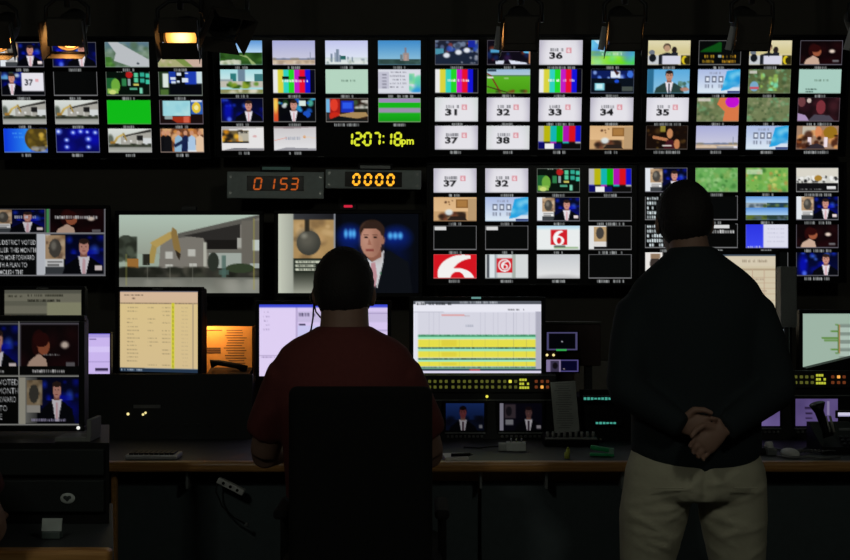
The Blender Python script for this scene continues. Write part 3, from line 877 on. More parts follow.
def monoblock():
    c = T('0a0a0a'); c.rect(0, 0, .42, 1, 'e8e4e0'); c.ell(.24, .5, .12, .3, '38302c'); c.rect(.14, .1, .36, .3, '907860')
    return c.frame('7c7c7c')
dispF = video_display('tiled wall display half hidden behind the standing person\'s head', (645.4, 50.45), (167.6, 28.0), 42.3, 24.0,
    [pic_split(), pic_map(2, '68a858', LUSH), pic_map(4, '78b050', LUSH + ['d8d070', 'c88848'], 'tag'), pic_mono(),
     pic_textblack(5, 3), pic_empty(), pic_landscapes(), pic_split(),
     pic_textblack(5, 11), pic_textblack(2, 6, True), pic_bluewhite(), pic_singer(),
     monoblock(), pic_empty(), pic_empty(), pic_presenter(.70, 9)], 0, wide={(0, 3), (1, 3), (2, 3), (3, 3)})

# seven-segment digits ---------------------------------------------------------
SEG = {'0': 'abcdef', '1': 'bc', '2': 'abged', '3': 'abgcd', '5': 'afgcd', '7': 'abc', '8': 'abcdefg'}
def digit_bm(bm, ch, x, z, w, h, t, y, slant=0.12):
    """x,z = centre of the digit"""
    def seg(a, b):
        a = Vector(a); b = Vector(b); d = (b - a).normalized(); n = Vector((-d.y, d.x)); g = t * .12
        a = a + d * g; b = b - d * g
        pts = [a, a + d * t / 2 + n * t / 2, b - d * t / 2 + n * t / 2, b, b - d * t / 2 - n * t / 2, a + d * t / 2 - n * t / 2]
        lo = [bm.verts.new((x + p.x + p.y * slant, y, z + p.y)) for p in pts]
        hi = [bm.verts.new((x + p.x + p.y * slant, y - 0.0012, z + p.y)) for p in pts]
        bm.faces.new(hi)
        for k in range(6): bm.faces.new((lo[k], lo[(k + 1) % 6], hi[(k + 1) % 6], hi[k]))
    W, Hh = w / 2 - t / 2, h / 2 - t / 2
    ends = {'a': ((-W, Hh), (W, Hh)), 'b': ((W, Hh), (W, 0)), 'c': ((W, 0), (W, -Hh)), 'd': ((-W, -Hh), (W, -Hh)), 'e': ((-W, 0), (-W, -Hh)), 'f': ((-W, Hh), (-W, 0)), 'g': ((-W, 0), (W, 0))}
    for k in SEG[ch]: seg(*ends[k])

# time of day shown in the free corner of the second display
t, scr, c0 = dispB
YEL = glow('time_yellow', (0.72, 0.80, 0.03), 1.0)
time_x = [('1', 351.2), ('2', 358.4), ('0', 368.2), ('7', 377.4), ('1', 390.6), ('8', 398.6)]
for ch, px in time_x:
    lc = P(px - 1.0, 138.8, YW) - c0
    bm = new_bm(); digit_bm(bm, ch, lc.x, lc.z, px2m(8.2 if ch != '1' else 5.0), px2m(14.2), px2m(2.2), 0.0095, 0.05)
    obj('time_digit', bm, YEL, scr)
for px in (362.4, 383.2):
    for py in (136.0, 142.0):
        lc = P(px, py, YW) - c0
        box('time_colon_dot', (lc.x, 0.009, lc.z), (px2m(1.6), 0.001, px2m(1.8)), YEL, scr)
lc = P(407.5, 142.8, YW) - c0
text_obj('time_suffix', 'pm', (lc.x, 0.0085, lc.z), px2m(7.6), YEL, scr, 0.03, w=px2m(12.5))

# production counters -----------------------------------------------------------
def counter(label, x0, x1, y0, y1, digits, dcol, dpx, dh, dy, win, strip, strip_col, lean, big):
    Y = 5.70
    c = P((x0 + x1) / 2, (y0 + y1) / 2, Y)
    W, Hh = px2m(x1 - x0, Y), px2m(y1 - y0, Y)
    t = thing('production_counter', label, 'counter', c, 0, 'counters between the video wall and the monitors')
    t.rotation_euler = (0, math.radians(lean), 0)
    box('housing', (0, 0.08, 0), (W * 0.92, 0.15, Hh * 0.92), BLACK, t, 0.004)
    bm = new_bm(); add_box(bm, (0, 0, 0), (W, 0.008, Hh), 0.003)
    obj('faceplate', bm, mat('counter_face', (0.36, 0.41, 0.41), 0.5, 0.2), t)
    for sx in (-1, 1):
        for sz in (-1, 1):
            bm = new_bm(); add_cyl(bm, (sx * (W / 2 - .018), -0.004, sz * Hh * .3), (sx * (W / 2 - .018), -0.008, sz * Hh * .3), 0.006, 10); obj('rack_screw', bm, STEEL, t)
    a, b, e, f = [px2m(v, Y) for v in (win[0] - (x0 + x1) / 2, win[1] - (x0 + x1) / 2, (y0 + y1) / 2 - win[2], (y0 + y1) / 2 - win[3])]
    box('display_window', ((a + b) / 2, -0.005, (e + f) / 2), (b - a, 0.004, e - f), mat('smoked_window', (0.012, 0.004, 0.003), 0.3), t)
    for ch, px in zip(digits, dpx):
        bm = new_bm()
        digit_bm(bm, ch, px2m(px - (x0 + x1) / 2, Y), px2m((y0 + y1) / 2 - dy, Y), px2m(8.2 if ch != '1' else 5.5, Y), px2m(dh, Y), px2m(2.4 if big else 1.6, Y), -0.0075, 0.14 if not big else 0.06)
        obj('counter_digit', bm, dcol, t)
    k = px2m((strip[0] + strip[1]) / 2 - (x0 + x1) / 2, Y); kz = px2m((y0 + y1) / 2 - strip[2], Y)
    box('label_strip', (k, 0.004, kz), (px2m(strip[1] - strip[0], Y), 0.004, px2m(3.0, Y)), strip_col, t)
    box('label_holder', (k, 0.016, (kz + Hh / 2) / 2), (px2m(strip[1] - strip[0], Y) + .02, 0.02, kz - Hh / 2 + 0.035), BLACK, t)
    bm = new_bm(); add_box(bm, (0, 0.2, -Hh * .2), (W * .5, 0.2, 0.02)); obj('wall_bracket', bm, DKMET, t)
    return t
OR1 = glow('digit_orange_dim', (0.62, 0.115, 0.012), 0.75)
OR2 = glow('digit_orange_bright', (1.0, 0.42, 0.02), 1.4)
counter('grey rack counter reading 0153 in dim orange digits', 227, 324, 172, 198.5, '0153', OR1, (258, 272.5, 284, 294.5), 12.5, 184, (247, 304, 176, 191), (262, 290, 168.3), mat('teal_tape', (0.40, 0.72, 0.68), 0.6), 0.4, False)
counter('grey rack counter reading 0000 in bright orange digits', 325.5, 421, 170, 189, '0000', OR2, (356.5, 368, 379.3, 390.6), 12.5, 179.8, (345, 402, 172, 187), (360, 390, 167.0), mat('grey_tape', (.42, .44, .44), .6), 0.7, True)

# ------------------------------------------------------------------ monitors
def monitor(name, label, c, w, h, img, yaw=0.0, stand=None, bez=0.016, gain=1.0, pitch=0.0, group=None, wall=False, mark=True, depth=0.05, chin=None, cat='monitor'):
    """c = centre of the lit screen; stand = height of the surface it stands on"""
    base_z = stand if stand is not None else c[2]
    t = thing(name, label, cat, (c[0], c[1], base_z), yaw, group)
    z = c[2] - base_z
    chin = bez if chin is None else chin
    bm = new_bm()
    add_box(bm, (0, 0, z + h / 2 + bez / 2), (w + 2 * bez, 0.03, bez), 0.003)
    add_box(bm, (0, 0, z - h / 2 - chin / 2), (w + 2 * bez, 0.03, chin), 0.003)
    for sx in (-1, 1): add_box(bm, (sx * (w / 2 + bez / 2), 0, z), (bez, 0.03, h), 0.003)
    obj('bezel', bm, BLACK, t)
    box('back_cover', (0, 0.005 + depth / 2, z), (w + 1.4 * bez, depth, h + 1.4 * bez), BLACK, t, 0.01)
    screen_mesh('screen', img, w, h, t, gain, (0, -0.005, z))
    if mark: box('maker_mark', (0, -0.0158, z + h / 2 + bez * .5), (0.05 if w > .25 else .02, 0.001, bez * .3), mat('mark_grey', (0.16, 0.16, 0.16), 0.5), t)
    if wall:
        bm = new_bm(); add_tube(bm, [(0, depth, z), (0, 6.0 - c[1], z)], 0.03, 12); obj('wall_bracket', bm, DKMET, t)
    elif stand is not None and z - h / 2 > 0.03:
        bm = new_bm(); add_box(bm, (0, depth + 0.015, (z) / 2), (0.07, 0.025, z), 0.004); obj('stand_neck', bm, BLACK, t)
        bm = new_bm(); add_box(bm, (0, depth + 0.02, 0.007), (min(.24, w * .6), 0.17, 0.014), 0.005); obj('stand_base', bm, BLACK, t)
    return t

# --- screens' pictures
def prompter_quad(w, h, big):
    c = Cv(w, h, '070808', asp=w / h)
    if big:   # wall monitor, pixel box (-12..106, 209..276)
        fx = lambda p: (p + 12) / 118.0; fy = lambda p: (p - 209) / 67.0
        c.paste(pic_split(True), fx(-12), fy(209), fx(46), fy(233))
        c.scribble(4, fx(15), fy(216), fx(38), .04, 'd0d4e4')
        c.rect(fx(46.5), fy(209), fx(49.5), fy(233), '4c9c5c')
        c.paste(pic_singer(False), fx(49.5), fy(205), fx(105), fy(236)); c.scribble(6, fx(55), fy(216), fx(97), .045, 'd8d8d8')
        c.rect(fx(-12), fy(234), fx(37), fy(276), '08090a')
        c.paste(pic_split(True), fx(37), fy(233), fx(105), fy(275))
        c.rect(fx(37), fy(234), fx(45), fy(275), 'd4d8e0')
        for st, r, y in [('THE DISTRICT VOTED', 36, 240), ('EARLIER THIS MONTH', 36.5, 247.7), ('TO MOVE FORWARD', 34.8, 255), ('WITH A PLAN TO', 27.5, 262.2), ('DEMOLISH THE', 23.5, 269.5)]:
            c.text(st, fx(r), fy(y), 4.8 / 67, 'd8dadc', w=len(st) * 2.38 / 118, bold=.012, align='R')
        c.rect(0, fy(232.6), 1, fy(233.8), '9a9a9e'); c.rect(0, fy(274.6), 1, 1, '8c8c90'); c.rect(fx(104.6), 0, 1, 1, '8c8c90')
    else:     # desk monitor, pixel box (-40..80, 321..425)
        fx = lambda p: (p + 40) / 120.0; fy = lambda p: (p - 321) / 104.0
        c.paste(pic_split(True), fx(-50), fy(323), fx(20), fy(375))
        c.rect(fx(-40), fy(366), fx(19), fy(376), '060606'); c.scribble(4, fx(-30), fy(370), fx(4), .025, 'd0d0d0')
        c.paste(pic_singer(False), fx(20), fy(323), fx(80), fy(372)); c.rect(fx(20), fy(366), 1, fy(376), '060606'); c.scribble(6, fx(33), fy(369.5), fx(65), .028, 'e0dede')
        c.scribble(6, fx(44), fy(354), fx(60), .016, '909090')
        c.rect(fx(-40), fy(377), fx(19.5), 1, '050505')
        for st, r, y in [('DISTRICT VOTED', 18.8, 379.2), ('THIS MONTH', 18.8, 387.8), ('FORWARD', 16.5, 396.2), ('A PLAN TO', 7.8, 405), ('DEMOLISH THE', 2.8, 413.4)]:
            c.text(st, fx(r), fy(y), 5.6 / 104, 'd4d6d8', w=len(st) * 3.28 / 120, bold=.0, align='R')
        q = T(); q.hgrad(0, .3, '9c9c94', '3c3c3c'); q.rect(.3, 0, 1, 1, '05060c'); blue_set(q, 5, .35, 1)
        q.rect(.12, .06, .38, .60, '8c785c'); q.blobs(2, 12, ['5c4c38', 'a8987c'], .12, .06, .38, .58, (.02, .05), .7); q.ell(.24, .36, .08, .2, '3c3a34'); q.rect(.12, .60, .34, .76, 'a8a49c'); presenter(q, .62, .10, .34)
        c.paste(q, fx(20), fy(377), fx(80), fy(423)); c.rect(fx(20), fy(377), fx(26), fy(424), 'b0ac9c')
        c.scribble(8, fx(32), fy(418), fx(66), .025, 'a8a0c0')
        c.rect(0, fy(375.2), 1, fy(376.4), 'b0b0a8'); c.rect(fx(19.2), 0, fx(20.2), 1, 'a8a8a0'); c.rect(0, fy(423.4), 1, 1, '989894'); c.rect(0, 0, 1, fy(322), '585856')
    return c.out()

def paint_demolition_big():
    c = Cv(150, 84, '9cab9c', asp=150 / 84)
    c.vgrad(0, .5, 'b4c6b8', '9aa294')
    c.poly([(.30, .30), (.42, .27), (1, .02), (1, .75), (.28, .75)], '7c7870')
    c.poly([(.42, .24), (1, .0), (1, .04), (.86, .13), (.60, .26), (.42, .30)], '5c5a54')
    c.poly([(.46, .27), (.86, .12), (.86, .36), (.62, .42), (.60, .30)], '2c2a28')
    c.rect(.87, .08, 1, .72, '6a665e'); c.rect(.62, .32, .84, .44, '1a1816'); c.rect(.60, .44, .87, .49, '6c6a62'); c.rect(.64, .49, .87, .72, 'a4aca4'); c.rect(.60, .35, .625, .72, 'b4b4a8'); c.rect(.84, .30, .87, .42, 'a8a8a0')
    c.rect(.95, .32, 1, .46, 'c0c8c4'); c.rect(.93, .62, 1, .72, 'a8b0ac')
    for x, y in [(.33, .47), (.49, .44), (.50, .62), (.33, .63)]: c.rect(x, y, x + .055, y + .09, 'bcbcb4')
    c.ell(.05, .42, .075, .16, '3c4238'); c.blobs(3, 20, ['30362c', '4a5244', '262a22'], 0, .28, .13, .6, (.02, .04), .9, .3)
    c.poly([(.20, .62), (.24, .34), (.28, .32), (.25, .62)], 'a89050'); c.poly([(.22, .36), (.36, .22), (.40, .20), (.41, .26), (.27, .42)], 'b49a58'); c.poly([(.38, .16), (.41, .20), (.44, .45), (.43, .52), (.39, .44), (.37, .24)], '8c7240'); c.poly([(.40, .45), (.44, .50), (.43, .58), (.41, .52)], '30281c')
    c.rect(.06, .56, .14, .68, '9c6c34'); c.rect(.17, .50, .22, .64, '282820')
    c.rect(0, .68, 1, .80, '30302a'); c.blobs(9, 40, ['24261f', '3c3e34', '4c4a40', '1c1e18'], 0, .66, 1, .80, (.02, .05), .8, .4)
    c.ell(.67, .60, .04, .12, '2c322a'); c.ell(.86, .68, .10, .06, '34402c'); c.rect(.73, .52, .76, .88, '4c6860', .8); c.rect(.71, .70, .78, .76, '4c6860', .7)
    c.vgrad(.80, 1, '6c6e66', '8c8e84'); c.blobs(5, 20, ['78786e', '9c9c92'], 0, .82, 1, 1, (.03, .08), .5, .7)
    for x in (.20, .36, .52): c.rect(x, .62, x + .004, .86, '8c8c80', .7)
    c.rect(.05, .5, .058, .9, 'a8a850', .6); c.rect(.955, .05, .963, .95, 'a8a040', .5)
    return c.out()

def paint_anchor_big():
    c = Cv(150, 84, '04050a', asp=150 / 84)
    fx = lambda p: (p - 278.5) / 140.0; fy = lambda p: (p - 214) / 79.0
    c.rect(fx(342), 0, 1, 1, '05070e')
    c.ell(fx(350), fy(236), .07, .11, '0a2ca8', .9, .7); c.ell(fx(396), fy(238), .08, .11, '0a30b0', .9, .7); c.ell(fx(350), fy(246), .06, .14, '061858', .7, .9); c.ell(fx(398), fy(252), .06, .2, '050f3c', .7, .9)
    for x in (346, 350.5, 354): c.ell(fx(x), fy(234), .013, .05, '58b8f8', .9, .6)
    for x in (390, 395, 400): c.ell(fx(x), fy(236), .016, .04, '58b8f8', .9, .6)
    c.hgrad(0, fx(294), 'c4c8b8', 'a0a498', 0, 1); c.hgrad(fx(294), fx(335), '34363a', '1c1c20', 0, 1); c.vgrad(fy(272), 1, '2c3028', '9c9e90', fx(294), fx(335))
    c.rect(fx(294), fy(220), fx(335), fy(258), 'a88858'); c.blobs(7, 34, ['8a6c44', 'c8a878', 'b89464', '6c5438'], fx(294), fy(220), fx(335), fy(258), (.015, .045), .6, .5)
    c.ell(fx(309), fy(243), .085, .155, '3c3c36'); c.ell(fx(307), fy(240), .06, .11, '5c5a50', .9, .6); c.ell(fx(304.5), fy(236), .02, .03, '8c8a7c', .8, .7); c.rect(fx(305), fy(220), fx(310), fy(232), '2c2820')
    c.rect(fx(294), fy(258), fx(335), fy(272), '1c241c')
    for i, y in enumerate((260.5, 264.2, 268)): c.rect(fx(296), fy(y), fx(316 + 8 * (i == 0)), fy(y + 2.6), 'c8ccb8'); c.scribble(i, fx(297), fy(y + .6), fx(315), .018, '3c4038')
    c.rect(fx(334), 0, fx(335.3), fy(262), '8c9098')
    # jacket, shirt, tie, head
    c.poly([(fx(362), 1), (fx(364), fy(262)), (fx(376), fy(262)), (fx(388), fy(250)), (fx(408), fy(262)), (fx(412), 1)], '0b0e14')
    c.poly([(fx(367), fy(258)), (fx(372), fy(262)), (fx(384), fy(250)), (fx(383), fy(262)), (fx(377), fy(288)), (fx(371), fy(270))], 'c8c8cc')
    c.poly([(fx(371), fy(263)), (fx(375), fy(262)), (fx(377), fy(276)), (fx(375), fy(288)), (fx(371), fy(278))], 'b88890')
    c.poly([(fx(364), fy(250)), (fx(381), fy(250)), (fx(381), fy(257)), (fx(372), fy(262)), (fx(366), fy(256))], '8a5a48')
    c.ell(fx(372), fy(231), 12.6 / 140, 11 / 79, '2c1d15'); c.ell(fx(371), fy(241), 10.6 / 140, 16.5 / 79, 'a87864'); c.ell(fx(366), fy(239), 5 / 140, 11 / 79, 'c49482', .6, .7); c.ell(fx(378), fy(245), 4 / 140, 12 / 79, '84584a', .5, .8)
    c.ell(fx(382.5), fy(240), 2 / 140, 4.6 / 79, '9a6a56'); c.poly([(fx(360), fy(230)), (fx(366), fy(222.5)), (fx(378), fy(222)), (fx(384), fy(228)), (fx(384), fy(240)), (fx(381.5), fy(233)), (fx(376), fy(229)), (fx(364), fy(229)), (fx(361), fy(234))], '30201a')
    for x in (366, 375): c.ell(fx(x), fy(237.6), 1.9 / 140, 1.0 / 79, '2c1c18'); c.rect(fx(x - 2.6), fy(234.6), fx(x + 2.4), fy(235.6), '5c3c30', .8)
    c.poly([(fx(369), fy(238)), (fx(371.5), fy(245)), (fx(367.4), fy(245))], '94604e', .8); c.rect(fx(366), fy(249.5), fx(373.5), fy(251.3), '7c3832')
    c.rect(fx(380), fy(272), fx(381), fy(274), '3c7050')
    return c.out()

def paint_rundown_warm():
    c = Cv(110, 110, 'd8bc8c', asp=1)
    c.vgrad(0, .15, 'd8b89c', 'd4b898'); c.vgrad(.15, .95, 'dcc48c', 'd8c090'); c.rect(0, 0, 1, .012, '283858')
    c.scribble(3, .06, .045, .30, .018, '6c5c4c'); c.scribble(4, .16, .085, .2, .018, '4c3c34'); c.rect(0, .145, 1, .165, 'b09878'); c.scribble(1, .02, .148, .95, .016, '7c6c58', .8)
    for i in range(16):
        y = .2 + i * .047
        rg = random.Random(i)
        if rg.random() < .85: c.scribble(i, .09, y, .09 + rg.uniform(.08, .17), .014, '8c7c60', .8)
        if rg.random() < .65: c.scribble(i + 30, .36, y, .36 + rg.uniform(.04, .14), .014, '8c7c60', .7)
        if rg.random() < .6: c.scribble(i + 60, .54, y, .64, .014, '948464', .8)
        c.scribble(i + 90, .78, y, .81, .012, '9c8c74', .7); c.scribble(i + 120, .83, y, .86, .012, '9c8c74', .7)
    c.rect(.655, .15, .70, .95, 'd8d060', .8); c.rect(.668, .15, .688, .95, 'ccc814'); 
    for i in range(14): c.rect(.674, .19 + i * .055, .68, .22 + i * .055, '8c8c20')
    c.rect(.92, .15, .935, .95, 'b4a080'); c.rect(0, .95, 1, 1, '24364c'); c.scribble(5, .02, .962, .28, .026, 'b8c8d8'); c.rect(.32, .948, 1, .956, '5878a0')
    return c.out()

def paint_mail():
    c = Cv(130, 74, 'd4c4ec', asp=130 / 74); c.rect(0, 0, 1, .045, '3c48d0'); c.rect(0, .045, .29, 1, 'dccdf0'); c.rect(.29, .045, .295, 1, '9c8cb8'); c.rect(.30, .10, 1, .25, 'c4b8dc'); c.rect(.30, .30, .85, .62, 'c8c4ec'); c.scribble(4, .31, .12, .42, .05, '605878'); c.rect(.31, .27, .36, .30, '504868'); c.scribble(6, .31, .62, .55, .025, '8c90b8'); c.rect(0, .70, .30, .712, '9888b0'); c.scribble(9, .02, .72, .22, .025, '9888b0')
    for i in range(5): c.scribble(20 + i, .03, .1 + .06 * i, .08, .02, 'a494bc')
    c.rect(.72, .12, 1, .135, 'a898c4'); c.rect(.85, .36, 1, .37, '9c90bc'); c.rect(0, .93, 1, .935, 'b4a4cc')
    return c.out()

def paint_rundown():
    c = Cv(140, 80, 'dcdce8', asp=140 / 80); c.rect(0, 0, 1, .05, '50545c'); c.scribble(2, .34, .012, .66, .03, 'a8acb4'); c.rect(.02, .02, .09, .06, 'e4e4ec'); c.scribble(3, .03, .025, .3, .035, '24282c'); c.rect(0, .06, 1, .15, 'e2e2ec')
    c.scribble(4, .74, .11, .86, .03, '707078'); c.rect(.0, .15, .24, .157, 'a0a0b0'); c.rect(.04, .16, .955, .46, 'd0d0dc'); c.rect(.22, .19, .40, .215, 'd89898', .8); c.scribble(7, .40, .20, .44, .02, 'b0a0a8'); c.scribble(8, .41, .33, .46, .035, 'a0a4b4')
    for i, x in enumerate((.12, .16, .2, .52, .56, .62, .66, .72, .78, .80, .86, .90)): c.rect(x, .16, x + .005, .93, 'b4b4c4', .7)
    for y, dk in ((.47, '146c3c'), (.64, '3c5c4c'), (.785, '3c5c4c'), (.905, '3c5c4c')):
        c.rect(.04, y, .955, y + .025, dk); c.scribble(int(y * 100), .04, y, .95, .02, '88c8a8', .7); c.rect(.04, y + .025, .955, y + .055, '98e0b8')
    for y0, y1 in ((.53, .635), (.695, .78), (.84, .90)):
        c.rect(.04, y0, .955, y1, 'e0d848'); c.rect(.22, y0 + .01, .34, y1 - .01, 'd8c83c', .8)
        for x in (.12, .2, .36, .46, .56, .66, .78, .88): c.rect(x, y0, x + .004, y1, 'c8c050')
    c.rect(.955, .15, .995, .94, 'a8a8b8'); c.rect(0, .935, 1, .965, '28344c'); c.rect(.44, .937, .52, .962, 'a83c4c'); c.rect(0, .965, 1, 1, 'd4d0e4')
    return c.out()

def paint_log():
    c = Cv(110, 70, 'd4c8ac', asp=110 / 70); c.rect(0, 0, 1, .03, '3c4c5c'); c.rect(0, .03, 1, .16, 'd8ccb4'); c.rect(0, .19, 1, .215, 'b09c80'); c.scribble(4, .6, .08, .9, .03, '8c7c68')
    for i in range(9): c.rect(0, .30 + i * .075, 1, .306 + i * .075, 'c0a88c'); c.scribble(i, .5, .32 + i * .075, .6 + .3 * random.Random(i).random(), .025, 'a8907c')
    for x in (.3, .55, .72, .86): c.rect(x, .2, x + .006, 1, 'c0a48c')
    return c.out()

def paint_chartpale():
    c = Cv(90, 60, 'a8c0b0', asp=1.5)
    for i in range(5): c.rect(.34, .19 + i * .14, 1, .25 + i * .14, '8a9a90'); c.rect(.34, .25 + i * .14, 1, .33 + i * .14, 'b8ccc0')
    for x0, x1, y in [(.26, .32, .30), (.18, .33, .42), (.2, .32, .46), (.26, .34, .62), (.3, .34, .68), (.30, .33, .19)]: c.rect(x0, y, x1, y + .03, '6c9850')
    c.rect(.32, .2, .335, .7, '5c8848'); c.rect(.335, .2, .345, .7, 'b88858'); c.rect(0, .0, 1, .02, '90a89c')
    return c.out()

def paint_flat(bg, marks):
    c = Cv(40, 40, bg, asp=1)
    for (x0, y0, x1, y1, col) in marks: c.rect(x0, y0, x1, y1, col)
    return c.out()

# --- wall monitors below the tiled displays
c = P(47, 242.5, YW)
monitor('wall_monitor', 'wall monitor showing teleprompter words beside two news pictures', c, px2m(118), px2m(67), prompter_quad(170, 96, True), gain=.62, wall=True, bez=.018, mark=False, group='picture monitors below the video wall')
c = P(189.5, 254, YW)
t = monitor('wall_monitor', 'wall monitor showing an excavator beside a grey building', c, px2m(140), px2m(78), paint_demolition_big(), gain=.9, wall=True, bez=.02, mark=False, group='picture monitors below the video wall')
box('tally_light', (0, -.01, px2m(78) / 2 + .032), (.075, .03, .022), mat('tally_off', (.05, .05, .05), .4), t, .003)
c = P(348.5, 253.5, YW)
t = monitor('wall_monitor', 'wall monitor showing a news presenter in a dark suit, red tally lamp above', c, px2m(140), px2m(79), paint_anchor_big(), gain=1.0, wall=True, bez=.02, mark=False, group='picture monitors below the video wall')
o = box('tally_light', (0, -.01, px2m(79) / 2 + .032), (.085, .03, .030), DKMET, t, .003)
bm = new_bm(); add_box(bm, (0, -.027, px2m(79) / 2 + .036), (.042, .006, .012), .002); obj('tally_lens', bm, glow('tally_red', (.75, .02, .06), .8), o, label='glowing red lens')

# ------------------------------------------------------------------ the main console desk
DZ, DY0, DY1 = 0.79, 4.21, 5.45
DX0, DX1 = -2.6, 3.0
desk = thing('console_desk', 'long dark control desk with rounded wooden front edge', 'desk', ((DX0 + DX1) / 2, DY0, 0))
dl = desk.location.copy()
W = DX1 - DX0
box('worktop', (0, (DY1 - DY0) / 2 + .02, DZ - .019), (W, DY1 - DY0 - .04, .036), LAMINATE, desk)
bm = new_bm(); add_box(bm, (0, 0.02, DZ - .018), (W, .045, .038), .012, seg=3); obj('front_edge', bm, MATS['wood'], desk, label='oak edge strip')
n = 8
for i in range(n):     # closing panels under the worktop, each with its own joint
    w = W / n
    x = -W / 2 + (i + .5) * w
    box('modesty_panel', (x, .125, .355), (w - .012, .02, .69), CABINET, desk, .003)
for px in (480, 545, 620, 752, 296, 190):
    p = P(px, 480, DY0 + .10)
    bm = new_bm(); add_box(bm, (p.x - dl.x, .075, DZ - .07), (.010, .07, .066), .002)
    obj('bracket', bm, mat('bracket_grey', (.22, .23, .23), .5, .3), desk)
for x in (-W / 2 + .2, -W / 6, W / 6, W / 2 - .2):
    box('leg', (x, .95, DZ / 2 - .02), (.06, .5, DZ - .04), DKMET, desk, .004)
p = P(114.5, 497, 4.27)
box('edge_post', (p.x - dl.x, .06, (DZ - .04) / 2), (.02, .03, DZ - .04), MATS['wood'], desk, .004)

# --- console turrets
TY = 4.85
def turret(label, x0, x1, ztop, y0=TY, depth=.55):
    t = thing('console_turret', label, 'equipment', ((x0 + x1) / 2, y0, DZ), 0, 'equipment turrets along the desk')
    bm = new_bm(); h = ztop - DZ
    add_prism_x(bm, [(-.03, 0), (0.02, h), (.035, h), (.035, h - .035), (depth, h - .035), (depth, 0)], -(x1 - x0) / 2, (x1 - x0) / 2)
    obj('housing', bm, BLACK, t)
    return t
ZT = P(0, 374.5, TY).z
tl = turret('plain black equipment turret along the left end of the desk', -2.3, P(252, 0, TY).x, ZT)
def face_y(z, ztop=ZT): return -.03 + .05 * (z / (ztop - DZ))     # front face of the sloping housing

def lloc(t, px, py, Y=TY):
    return P(px, py, Y) - Vector(t.location)

DIMG = glow('button_dim_yellow', (.20, .21, .035), .42)
BRY = glow('button_bright_yellow', (.85, .80, .08), 1.0)
DIMO = glow('button_dim_orange', (.30, .07, .02), .45)
BRO = glow('button_bright_orange', (1.0, .45, .08), 1.0)
LCDG = glow('lcd_yellow', (.62, .66, .05), .8)
LEDW = glow('led_warm', (1.0, .85, .35), 1.0)
LEDT = glow('led_teal', (.10, .62, .48), .55)
LEDG = glow('led_green', (.05, .6, .12), .6)

def small_led(t, px, py, m, s=.006, Y=None, dy=0.0, name='indicator_led'):
    z = lloc(t, px, py).z
    l = lloc(t, px, py, TY + face_y(z) - .006)
    bm = new_bm(); add_ball(bm, (l.x, l.y, l.z), s / 2, 8, 6)
    return obj(name, bm, m, t, True)

for px, py, s in ((128, 414, .012), (143, 414.5, .010), (145.5, 412.8, .010)): small_led(tl, px, py, LEDW, s)
z = lloc(tl, 147, 406.5).z
l = lloc(tl, 147, 406.5, TY + face_y(z) - .004)
box('label_plate', l, (.11, .004, .014), mat('plate_grey', (.10, .10, .10), .5), tl)
for i in range(6):
    l = lloc(tl, 150 + i * 12, 425, TY - .02); box('switch', (l.x, l.y, l.z), (.018, .01, .012), DKMET, tl, .002)

def bay(label, off, dpy, pics, gains):
    """a console bay: button panel on top, two small picture monitors below"""
    x0, x1 = P(392 + off, 0, TY).x, P(556 + off, 0, TY).x
    t = turret(label, x0, x1, ZT)
    # button panel
    l = lloc(t, 476 + off, 384 + dpy, TY - .012)
    pan = box('button_panel', (l.x, l.y + .012, l.z), ((x1 - x0) * .98, .014, .072), DKMET, t, .003)
    yb = l.y + .002
    xs = [408, 413.6, 419.2, 424.5, 429.6, 435, 440.7, 446.2, 452.9, 458.7, 464.3, 469.6, 476, 481.8, 487, 492.5, 499, 504.6, 510, 515.5]
    me = None
    for r, py in enumerate((381.2, 386.8)):
        for i, x in enumerate(xs):
            q = lloc(t, x + off, py + dpy)
            m = BRY if ((i, r) == (18, 0) and off == 0) or (off and (i, r) == (15, 1)) else DIMG
            o = box('button', (q.x, yb, q.z), (.0118, .008, .0118), m, pan, .002)
        for i, x in enumerate((536, 541.8, 547.3)):
            q = lloc(t, x + off, py + dpy)
            m = BRO if (i, r) == ((1, 1) if not off else (1, 0)) else DIMO
            box('button', (q.x, yb, q.z), (.0118, .008, .0118), m, pan, .002)
    bm = new_bm(); rg = random.Random(5)
    for r, py in enumerate((379.6, 383.6, 387.4)):
        for i in range(4):
            if (r, i) in ((0, 3), (1, 2)): continue
            q = lloc(t, 520.3 + i * 2.5 + off, py + dpy); add_box(bm, (q.x, yb - .001, q.z), (.0085, .002, .0095))
    obj('status_text', bm, LCDG, pan)
    # trim line and LED
    q = lloc(t, 476 + off, 400 + dpy, TY - .002); box('trim_line', (q.x, q.y - .004, q.z), ((x1 - x0) * .96, .006, .004), GREYP, t)
    q = lloc(t, 487 + off, 396.5 + dpy, TY - .012)
    bm = new_bm(); add_ball(bm, q, .006, 8, 6); obj('indicator_led', bm, BRY, t, True)
    # two small picture monitors with rows of keys under them
    for (a, b), pic, g in zip(((446, 484), (500, 542)), pics, gains):
        q = lloc(t, (a + b) / 2 + off, 417 + dpy, TY - .035)
        w, h = (b - a) * TY / F, 27 * TY / F
        bm = new_bm()
        add_box(bm, (q.x, q.y + .018, q.z), (w + .024, .024, h + .018), .003)
        mo = obj('picture_monitor', bm, BLACK, t)
        screen_mesh('screen', pic.out(), w, h, mo, g, (q.x, q.y + .004, q.z))
        zz = q.z - h / 2 - .010
        box('key_ledge', (q.x, q.y + .008, zz), (w + .01, .02, .006), GREYP, mo, .001)
        for i in range(9):
            box('key', (q.x - w / 2 + (i + .5) * w / 9, q.y + .004, zz - .014), (w / 9 * .6, .012, .010), mat('key_grey', (.12, .12, .12), .5), mo, .002)
    return t

